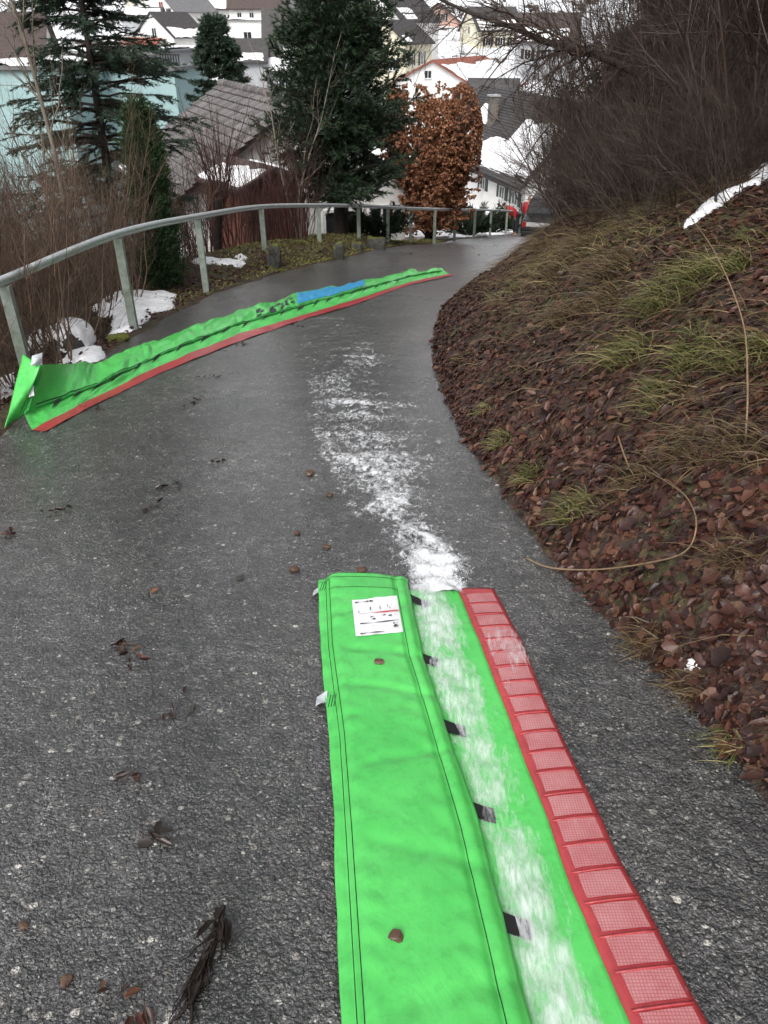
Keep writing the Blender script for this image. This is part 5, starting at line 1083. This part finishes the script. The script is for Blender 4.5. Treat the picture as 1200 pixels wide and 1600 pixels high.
# grass tussocks, one thing each
TU = [(905, 800, .17, 150, 'bright green grass tussock bending over the road edge', A_GRASS), (785, 690, .13, 110, 'short green tussock where the bank meets the road', A_GRASS), (830, 745, .14, 110, 'yellow green tussock spilling onto the asphalt', A_GRASS), (760, 640, .10, 80, 'small green tussock high on the narrow part of the bank foot', A_GRASS),
      (1010, 1010, .14, 110, 'flattened straw coloured tussock at the road edge', A_DRY), (1080, 1080, .12, 90, 'straw tussock below the snow lump', A_DRY), (1130, 1170, .12, 90, 'half green tussock at the lowest road edge', A_GRASS), (950, 790, .14, 90, 'dry tussock behind the bright green one', A_DRY), (1150, 870, .18, 120, 'long straw tussock hanging over red leaves', A_DRY), (1000, 750, .18, 120, 'pale straw tussock crossed by a bramble', A_DRY),
      (1100, 700, .24, 170, 'broad drooping straw tussock midway up the bank', A_DRY), (980, 560, .26, 180, 'yellow green tussock on the mid bank', A_GRASS), (1050, 470, .34, 240, 'large dark green sedge tussock below the shrubs', A_GRASS), (1130, 430, .34, 240, 'long green sedge tussock beneath the snow streak', A_GRASS), (960, 430, .34, 220, 'long blond tussock under the thicket', A_DRY), (900, 400, .34, 200, 'hanging straw tussock at the thicket foot', A_DRY), (860, 440, .26, 150, 'thin straw tussock near the bank nose', A_DRY),
      (1170, 560, .28, 180, 'hanging olive tussock beside red leaves', A_GRASS), (880, 500, .24, 140, 'dry fringe of grass on the bank shoulder', A_DRY), (1040, 620, .22, 140, 'sparse olive tussock among the litter', A_GRASS), (940, 480, .26, 150, 'grey straw tussock on the bank shoulder', A_DRY), (1190, 700, .24, 150, 'straw tussock next to the dark litter', A_DRY), (850, 385, .25, 140, 'brown grass fringe at the bank end near the vehicle', A_DRY), (720, 560, .10, 60, 'dry grass tuft on the bulge of the bank', A_DRY), (1090, 560, .25, 160, 'arching green and straw tussock on the open bank', A_GRASS)]
for i, (px, py, ln, n, lb, mt) in enumerate(TU):
    p = hit(px, py); g = np.random.default_rng(300+i); a = g.uniform(0, 6.28, n); r = ln*.45*np.sqrt(g.uniform(0, 1, n))
    V, Q = blades(p[0]+r*np.cos(a), p[1]+r*np.sin(a)*1.3, g, (ln*.7, ln*1.5), (.0012, .0028) if py > 600 else (.002, .004), .9)
    o = ob('grass_tussock', mesh('grass_tussock', V-np.array([p[0], p[1], p[2]]), Q, mt), None, p); tag(o, lb, 'grass', 'grass tussocks on the bank')
g = np.random.default_rng(61)
N = 42000; y = 19*g.uniform(0, 1, N)**1.2+1; s = .12+4.0*g.uniform(0, 1, N)**.8; x = xR(y)+s; dens = sstep(-.5, .35, wob(x, y, 1.1, 4))*sstep(.2, 1.3, s*.8+.04*y)+.06; k = g.uniform(0, 1, N) < dens
V, Q = blades(x[k], y[k], g, (.10, .36), (.0012, .003), 1.5, 4, .8); o = ob('dry_grass', mesh('dry_grass', V, Q, A_DRY)); tag(o, 'thin dry grass hanging down the bank', 'grass', None, 'stuff')
N = 16000; y = 17*g.uniform(0, 1, N)**1.2+1.2; s = .5+3.5*g.uniform(0, 1, N); x = xR(y)+s; k = g.uniform(0, 1, N) < sstep(.15, .8, wob(x, y, .9, 1))
V, Q = blades(x[k], y[k], g, (.12, .34), (.0014, .003), .9); o = ob('green_grass', mesh('green_grass', V, Q, A_GRASS)); tag(o, 'sparse green grass among the litter on the bank', 'grass', None, 'stuff')
N = 30000; y = g.uniform(9.5, 28, N); s = .02+2.2*g.uniform(0, 1, N)**1.3; x = xL(y)-s; k = g.uniform(0, 1, N) < .25+.75*sstep(12, 14, y)
V, Q = blades(x[k], y[k], g, (.04, .12), (.004, .009), .4, 3, 1., .5, 0.); o = ob('verge_grass', mesh('verge_grass', V, Q, A_VERGE)); tag(o, 'short mossy yellow green grass on the verge mound under the handrail', 'grass', None, 'stuff')
# brambles and fallen sticks
def stick(name, pts, r, label, mat=A_TWIG, cat='stick'):
    P = catmull(np.array(pts), 6); o = MB().tube(P-P[0], np.linspace(r, r*.5, len(P)), 6).build(name, mat, None, True); o.location = tuple(P[0]); return tag(o, label, cat)
def hp(px, py, h=.02): q = hit(px, py, lambda x, y: np.maximum(G(x, y), road_z(x, y)), h); return q
A_STRAW = simple('pale_stick', (.24, .17, .10), (.14, .09, .055), 20, .6)
stick('bramble', [hp(822, 872, .012), hp(860, 887, .02), hp(930, 890, .03), hp(1010, 880, .06), hp(1070, 862, .10), hp(1088, 820, .16), hp(1075, 780, .16), hp(1045, 755, .12), hp(1010, 735, .05)], .0045, 'pale arched bramble cane with its tip lying on the asphalt', A_STRAW, 'bramble')
stick('bramble', [hp(1165, 690, .03), hp(1168, 600, .15), hp(1160, 500, .25), hp(1120, 400, .35), hp(1080, 340, .3)], .005, 'long thin cane hanging straight down the upper bank', A_STRAW, 'bramble')
stick('stick', [hp(1090, 605, .03), hp(1040, 598, .05), hp(1000, 590, .03)], .004, 'short pale stick on the litter midway up the bank', A_STRAW)
stick('stick', [hp(965, 680, .02), hp(975, 710, .06), hp(985, 735, .02)], .006, 'upright pale broken stem beside the straw tussock', A_STRAW)
for i, (a, b_) in enumerate([((900, 180), (985, 345)), ((960, 200), (1005, 330)), ((1108, 180), (1118, 320)), ((1035, 150), (1012, 345))]):
    p0 = hp(*b_, .02); p1 = W(a[0], a[1], p0[1]*1.02); stick('leaning_stem', [p0, p0*.66+p1*.34+np.array([.02, 0, .01]), p0*.33+p1*.67, p1], .012, ['leaning dark stem over the blond grass', 'thin leaning dark stem between the thicket trunks', 'dark stem standing in front of the snow streak', 'straight dark stem at the thicket foot'][i], A_BARK, 'stem')
# ------------------------------------------------------------------ debris on the asphalt and on the barrier
def pebble(px, py, s, seed, label, fn=road_z, mat=A_PEB, nm='pebble'):
    p = hit(px, py, fn); o = ob(nm, rock_mesh(nm, (s, s*.72, s*.42), [mat, mat], seed, 2, .45, None, .7, True)); o.location = (p[0], p[1], float(fn(p[0], p[1]))+s*.40); o.rotation_euler = (0, 0, seed); return tag(o, label, 'pebble')
pebble(619, 1466, .017, 3, 'dark brown round stone lying on the green flap', flap_z)
pebble(592, 1037, .015, 6, 'small rust brown chip on the green flap below the label', flap_z)
for (px, py, s, sd), lb in zip([(465, 835, .018, 8), (462, 891, .022, 9), (375, 906, .018, 10), (300, 1112, .014, 11), (510, 857, .02, 12), (515, 775, .02, 15), (485, 742, .03, 14), (565, 893, .022, 16), (105, 1540, .015, 17), (40, 1450, .012, 18)],
    ['small brown pebble in line with the stream edge', 'flat reddish pebble above the barrier corner', 'grey brown pebble alone on the bare asphalt', 'black chip on the wet asphalt beside the plastic tab', 'brown leaf scrap shaped pebble near the foam', 'brown clod touching the foam edge', 'dark clod breaking the stream edge', 'brown clod just above the green flap', 'pale angular pebble on the dark asphalt', 'ochre pebble on the dark asphalt']):
    pebble(px, py, s, sd, lb, road_z, A_STONE if sd in (11, 10) else A_PEB)
def clump(px, py, n, rad, label, ln=(.03, .06), asp=1., rot=0, tw=4, mat=A_LITTER, seed=0):
    p = hit(px, py, road_z); g = np.random.default_rng(seed+int(px)); root = empty('leaf_clump', (p[0], p[1], float(road_z(p[0], p[1])))); tag(root, label, 'leaf clump', 'leaf clumps on the asphalt')
    a = g.normal(0, rad*asp, n); b_ = g.normal(0, rad*.5/asp, n); xx = a*math.cos(rot)-b_*math.sin(rot); yy = a*math.sin(rot)+b_*math.cos(rot)
    ps = np.stack([xx, yy, road_z(p[0]+xx, p[1]+yy)-p[2]*0-float(road_z(p[0], p[1]))+.006+.008*g.uniform(0, 1, n)], -1); L = g.uniform(*ln, n)
    nn = unit(np.array([0, .15, 1.])+g.normal(0, .3, (n, 3))); dr = unit(np.cross(nn, g.normal(size=(n, 3))))
    V, Q = scatter(ps, dr, nn, L, L*g.uniform(.4, .9, n), LEAF, LEAF_T, g.uniform(-.2, .5, n)); ob('leaves', mesh('leaves', V, Q, mat), root)
    if tw:
        P, Rd = stems(np.stack([g.normal(0, rad, tw), g.normal(0, rad*.5, tw), np.full(tw, .014)], -1), np.stack([g.normal(0, 1, tw), g.normal(0, 1, tw), np.zeros(tw)], -1), g.uniform(.05, .12, tw), np.full(tw, .0015), 4, .2, 0, .6, .05, g); ob('twigs', tube_mesh('twigs', [(P, Rd, 4)], A_TWIGD), root)
    return root
A_WETD = simple('sodden_dark_litter', (.035, .022, .018), (.012, .009, .008), 20, .3, stops=[(0, (.012, .009, .008)), (1, (.06, .035, .026))])
for i, (px, py, n, r, lb, mt) in enumerate([(345, 722, 7, .03, 'small black leaf clump beside the foam trail', A_WETD), (265, 762, 9, .04, 'ring of dark wet leaves on the open asphalt', A_WETD), (234, 797, 6, .03, 'black curled leaf scrap below the ring of wet leaves', A_WETD), (205, 1020, 8, .045, 'reddish twig and leaf scatter on the asphalt', A_LITTER), (190, 1012, 5, .015, 'small tuft of dark moss next to the reddish scatter', A_WETD), (330, 590, 12, .06, 'dark leaf clump just below the red edge of the far barrier', A_WETD), (300, 632, 9, .05, 'thin scatter of dark leaves below the far barrier', A_WETD), (245, 1312, 7, .02, 'black sodden leaf lump on the dark asphalt', A_WETD), (210, 1216, 4, .015, 'rusty wet leaf with a thin stem', A_LITTER), (20, 835, 8, .06, 'brown litter at the outer road edge', A_LITTER), (375, 540, 8, .05, 'dark scraps touching the red edge of the far barrier', A_WETD), (280, 1110, 5, .03, 'dark scrap of leaf near the black chip', A_WETD), (465, 510, 7, .05, 'dark scraps by the middle of the far barrier', A_WETD), (570, 443, 10, .10, 'dark litter behind the blue print of the far barrier', A_WETD), (720, 400, 14, .25, 'scattered dark litter on the far stretch of road', A_WETD), (770, 385, 14, .35, 'dark litter near the road end', A_WETD), (640, 398, 10, .2, 'dark litter on the road below the beech', A_WETD), (205, 1560, 8, .035, 'red brown sodden leaf patch on the dark asphalt', A_LITTER), (150, 640, 7, .05, 'dark scrap under the red edge near its upturned end', A_WETD), (90, 800, 9, .05, 'faint brown litter streak on the outer asphalt', A_WETD)]):
    clump(px, py, n, r, lb, (.02, .05), 1.2, i*.7, 3, mt, i)
clump(232, 929, 1, .003, 'single rust red leaf on the bare asphalt', (.035, .04), 1, 0, 1, A_BEECH, 3)
# strip of wet bark
p0, p1 = hit(352, 1415, road_z), hit(300, 1575, road_z); g = np.random.default_rng(71); root = empty('bark_strip', p0); tag(root, 'long frayed strip of wet black bark lying on the asphalt', 'bark')
n = 26; tt = g.uniform(0, 1, n); bs = p0[None]*(1-tt[:, None])+p1[None]*tt[:, None]-p0; bs[:, 0] += g.normal(0, .012, n)*(.4+tt); bs[:, 2] = road_z(p0[0]+bs[:, 0], p0[1]+bs[:, 1])-p0[2]+.008
P, Rd = stems(bs, (p1-p0)[None]+g.normal(0, .06, (n, 3))*np.array([1, 1, .1]), g.uniform(.05, .14, n), g.uniform(.002, .0055, n), 6, .2, 0, .4, .05, g); P[:, :, 2] = np.maximum(P[:, :, 2], road_z(p0[0]+P[:, :, 0], p0[1]+P[:, :, 1])-p0[2]+.004)
A_BWET = simple('wet_black_bark', (.030, .020, .016), (.008, .006, .005), 30, .35, .5, 80); ob('fibres', tube_mesh('fibres', [(P, Rd, 5)], A_BWET), root)
V, Q = scatter(bs[:14]+np.array([0, 0, .004]), np.broadcast_to(p1-p0, (14, 3))+g.normal(0, .05, (14, 3)), np.array([[0, .2, 1.]]*14)+g.normal(0, .25, (14, 3)), g.uniform(.04, .09, 14), g.uniform(.02, .04, 14), LEAF, LEAF_T, g.uniform(-.2, .4, 14)); ob('flakes', mesh('flakes', V, Q, A_BWET), root)
# loose grit pressed into the road surface
N = 6500; y = 6*g.uniform(0, 1, N)**1.4+.5; x = xL(y)+(xR(y)-xL(y))*g.uniform(0, 1, N); k = ~((x > nL(y)-.03) & (x < nR(y)+.03) & (y < 2.65)); x, y = x[k], y[k]; n = len(x); sz = g.uniform(.0018, .0055, n)*(1+.3*(g.uniform(0, 1, n) > .95))
OC = np.array([[1, 0, 0], [0, 1, 0], [-1, 0, 0], [0, -1, 0], [0, 0, .6], [.6, .6, .35], [-.6, .5, .3]]); OT = np.array([[0, 5, 4], [5, 1, 4], [1, 6, 4], [6, 2, 4], [2, 3, 4], [3, 0, 4]])
V, Q = scatter(np.stack([x, y, road_z(x, y)+.0005], -1), np.stack([g.normal(size=n), g.normal(size=n), np.zeros(n)], -1), np.tile(np.array([[0, .0, 1.]]), (n, 1)), sz, sz*.8, OC, OT)
A_GRIT = simple('pale_grit', (.22, .21, .19), (.10, .10, .10), 40, .5, stops=[(0, (.05, .05, .05)), (.5, (.12, .115, .11)), (.85, (.24, .23, .21)), (1, (.45, .43, .40))])
o = ob('grit', mesh('grit', V, Q, A_GRIT)); tag(o, 'fine pale grit on the asphalt', 'grit', None, 'stuff')
# ================================================================== people and vehicle at the road's end
A_SKIN = simple('skin', (.42, .25, .19), rough=.5); A_JACK = simple('red_jacket', (.50, .025, .03), (.36, .015, .02), 12, .6, .3, 30); A_TROU = simple('dark_trousers', (.02, .021, .025), rough=.7); A_HAIR = simple('dark_cap', (.03, .028, .03), rough=.7); A_GREYC = simple('grey_cap', (.45, .46, .48), rough=.6)
def skin(name, J, E_, Rr, mat, parent, root_i=0):
    me = bpy.data.meshes.new(name); me.from_pydata([tuple(j) for j in J], E_, []); me.update(); o = ob(name, me, parent); sm_ = o.modifiers.new('skin', 'SKIN'); sm_.use_smooth_shade = True
    for i, r in enumerate(Rr):
        v = me.skin_vertices[0].data[i]; v.radius = (r, r) if isinstance(r, float) else r; v.use_root = (i == root_i)
    ss = o.modifiers.new('sub', 'SUBSURF'); ss.levels = 1; ss.render_levels = 2; me.materials.append(mat); return o
def person(loc, rz, bend, label, cap):
    root = empty('person', loc, rz); tag(root, label, 'person', 'people at the road end'); c, s = math.cos(bend), math.sin(bend)
    def T(x, y, z): z -= .92; return (x, -(z*s)+y*c, .92+z*c+y*s*.5)      # bend forward (-y) about the hips
    hip = (0, 0, .92); J = [hip, T(0, 0, 1.12), T(0, 0, 1.38), T(0, -.01, 1.50), T(0, -.02, 1.57), T(0, -.03, 1.66), T(0, -.02, 1.74)]
    arms = []
    for sx in (-1, 1):
        arms += [T(sx*.19, 0, 1.42), T(sx*.26, -.05, 1.15), T(sx*.24, -.22-.1*bend, .95), T(sx*.23, -.28-.1*bend, .88), T(sx*.22, -.31-.1*bend, .82)]
    legs = []
    for sx in (-1, 1): legs += [(sx*.10, 0, .86), (sx*.12, -.03, .48), (sx*.13, .02, .08), (sx*.13, -.14, .04)]
    J = J+arms+legs; E_ = [(0, 1), (1, 2), (2, 3), (3, 4), (4, 5), (5, 6), (2, 7), (7, 8), (8, 9), (9, 10), (10, 11), (2, 12), (12, 13), (13, 14), (14, 15), (15, 16), (0, 17), (17, 18), (18, 19), (19, 20), (0, 21), (21, 22), (22, 23), (23, 24)]
    Rr = [(.15, .11), (.14, .10), (.16, .10), .055, .06, .10, .075]+[.06, .048, .04, .04, .025]*2+[.085, .06, .045, .04]*2; Rr = [r if isinstance(r, tuple) else float(r) for r in Rr]
    skin('body', J, E_, Rr, A_SKIN, root)
    jj = [(0, 0, .84), T(0, 0, 1.12), T(0, 0, 1.38), T(0, 0, 1.49)]+arms[:4][:3]+arms[5:8]
    skin('jacket', jj, [(0, 1), (1, 2), (2, 3), (2, 4), (4, 5), (5, 6), (2, 7), (7, 8), (8, 9)], [(.20, .15), (.19, .14), (.20, .135), .075, .085, .07, .058, .085, .07, .058], A_JACK, root)
    skin('trousers', [(0, 0, .93)]+legs[:3]+legs[4:7], [(0, 1), (1, 2), (2, 3), (0, 4), (4, 5), (5, 6)], [(.16, .12), .105, .08, .065, .105, .08, .065], A_TROU, root)
    skin('cap', [T(0, -.02, 1.70), T(0, -.02, 1.78), T(0, -.02, 1.80)], [(0, 1), (1, 2)], [.108, .09, .04], cap, root)
    for sx in (-1, 1):
        hb = np.array(arms[4 if sx < 0 else 9]); m = None
        for fi in range(5):
            pass
    return root
pa = W(826, 316, 39.5); gx, gy = pa[0], 39.5
person((gx, gy, float(max(G(gx, gy), road_z(gx, gy)))), R(160), .12, 'person in red jacket and pale cap standing upright by the dark vehicle', A_GREYC)
pb = W(806, 350, 36.8); person((pb[0], 36.8, float(max(G(pb[0], 36.8), road_z(pb[0], 36.8)))), R(-70), .95, 'person in red jacket bending forward behind the last rail posts', A_HAIR)
# dark utility vehicle, mostly hidden by the bank
A_CARB = simple('black_car_paint', (.012, .012, .014), rough=.25, spec=.6); A_TYRE = simple('tyre_rubber', (.015, .015, .016), rough=.8); A_RIM = simple('steel_rim', (.25, .26, .27), rough=.4, metal=.8); A_LAMP = simple('red_tail_lamp', (.35, .01, .012), rough=.25)
vx, vy = 7.3, 36.0; ve = empty('parked_vehicle', (vx, vy, float(road_z(vx, vy))), R(-18)); tag(ve, 'dark off-road vehicle half hidden behind the end of the bank', 'vehicle')
pf = [(-2.05, .45), (-2.1, .75), (-1.95, .98), (-1.0, 1.08), (-.45, 1.62), (1.55, 1.66), (1.95, 1.1), (2.05, .95), (2.08, .45)]
def loft(pf, w0, name, mat, inset=.0):
    n = len(pf); V = []
    for sx, k in ((-1, 1), (1, 1)):
        for y_, z_ in pf: V.append((sx*(w0-.16*max(0, z_-1.0)), y_, z_))
    return ob(name, mesh(name, V, [tuple(range(n))[::-1], tuple(range(n, 2*n))]+[(i, (i+1) % n, n+(i+1) % n, n+i) for i in range(n)], mat), ve)
b_ = loft(pf, .85, 'body', A_CARB); bv = b_.modifiers.new('b', 'BEVEL'); bv.width = .06; bv.segments = 3
for sx in (-1, 1):
    for y0_, y1_ in ((-.85, .0), (.1, .85), (.95, 1.55)):
        m = MB(); m.add([(sx*.845, y0_, 1.12), (sx*.845, y1_, 1.12), (sx*.765, min(y1_, 1.5), 1.56), (sx*.765, max(y0_+.35 if y0_ < -.5 else y0_, -.42), 1.56)], [(0, 1, 2, 3)]); m.build('side_window', A_GLASS, ve)
    for yw_ in (-1.3, 1.3):
        w_ = MB().tube([(sx*.66, yw_, .36), (sx*.70, yw_, .36), (sx*.86, yw_, .36), (sx*.89, yw_, .36)], [.30, .36, .36, .31], 24).build('wheel', A_TYRE, ve, True); MB().tube([(sx*.86, yw_, .36), (sx*.90, yw_, .36), (sx*.905, yw_, .36)], [.21, .20, .05], 18).build('rim', A_RIM, w_, True)
    MB().box((sx*.72, -2.085, .85), (.16, .05, .22)).build('tail_lamp', A_LAMP, ve, bevel=.01)
MB().add([(-.62, -.985, 1.12), (.62, -.985, 1.12), (.55, -.47, 1.6), (-.55, -.47, 1.6)], [(0, 1, 2, 3)]).build('rear_window', A_GLASS, ve); MB().box((0, -2.12, .5), (1.6, .12, .18)).build('bumper', A_TYRE, ve, bevel=.03)
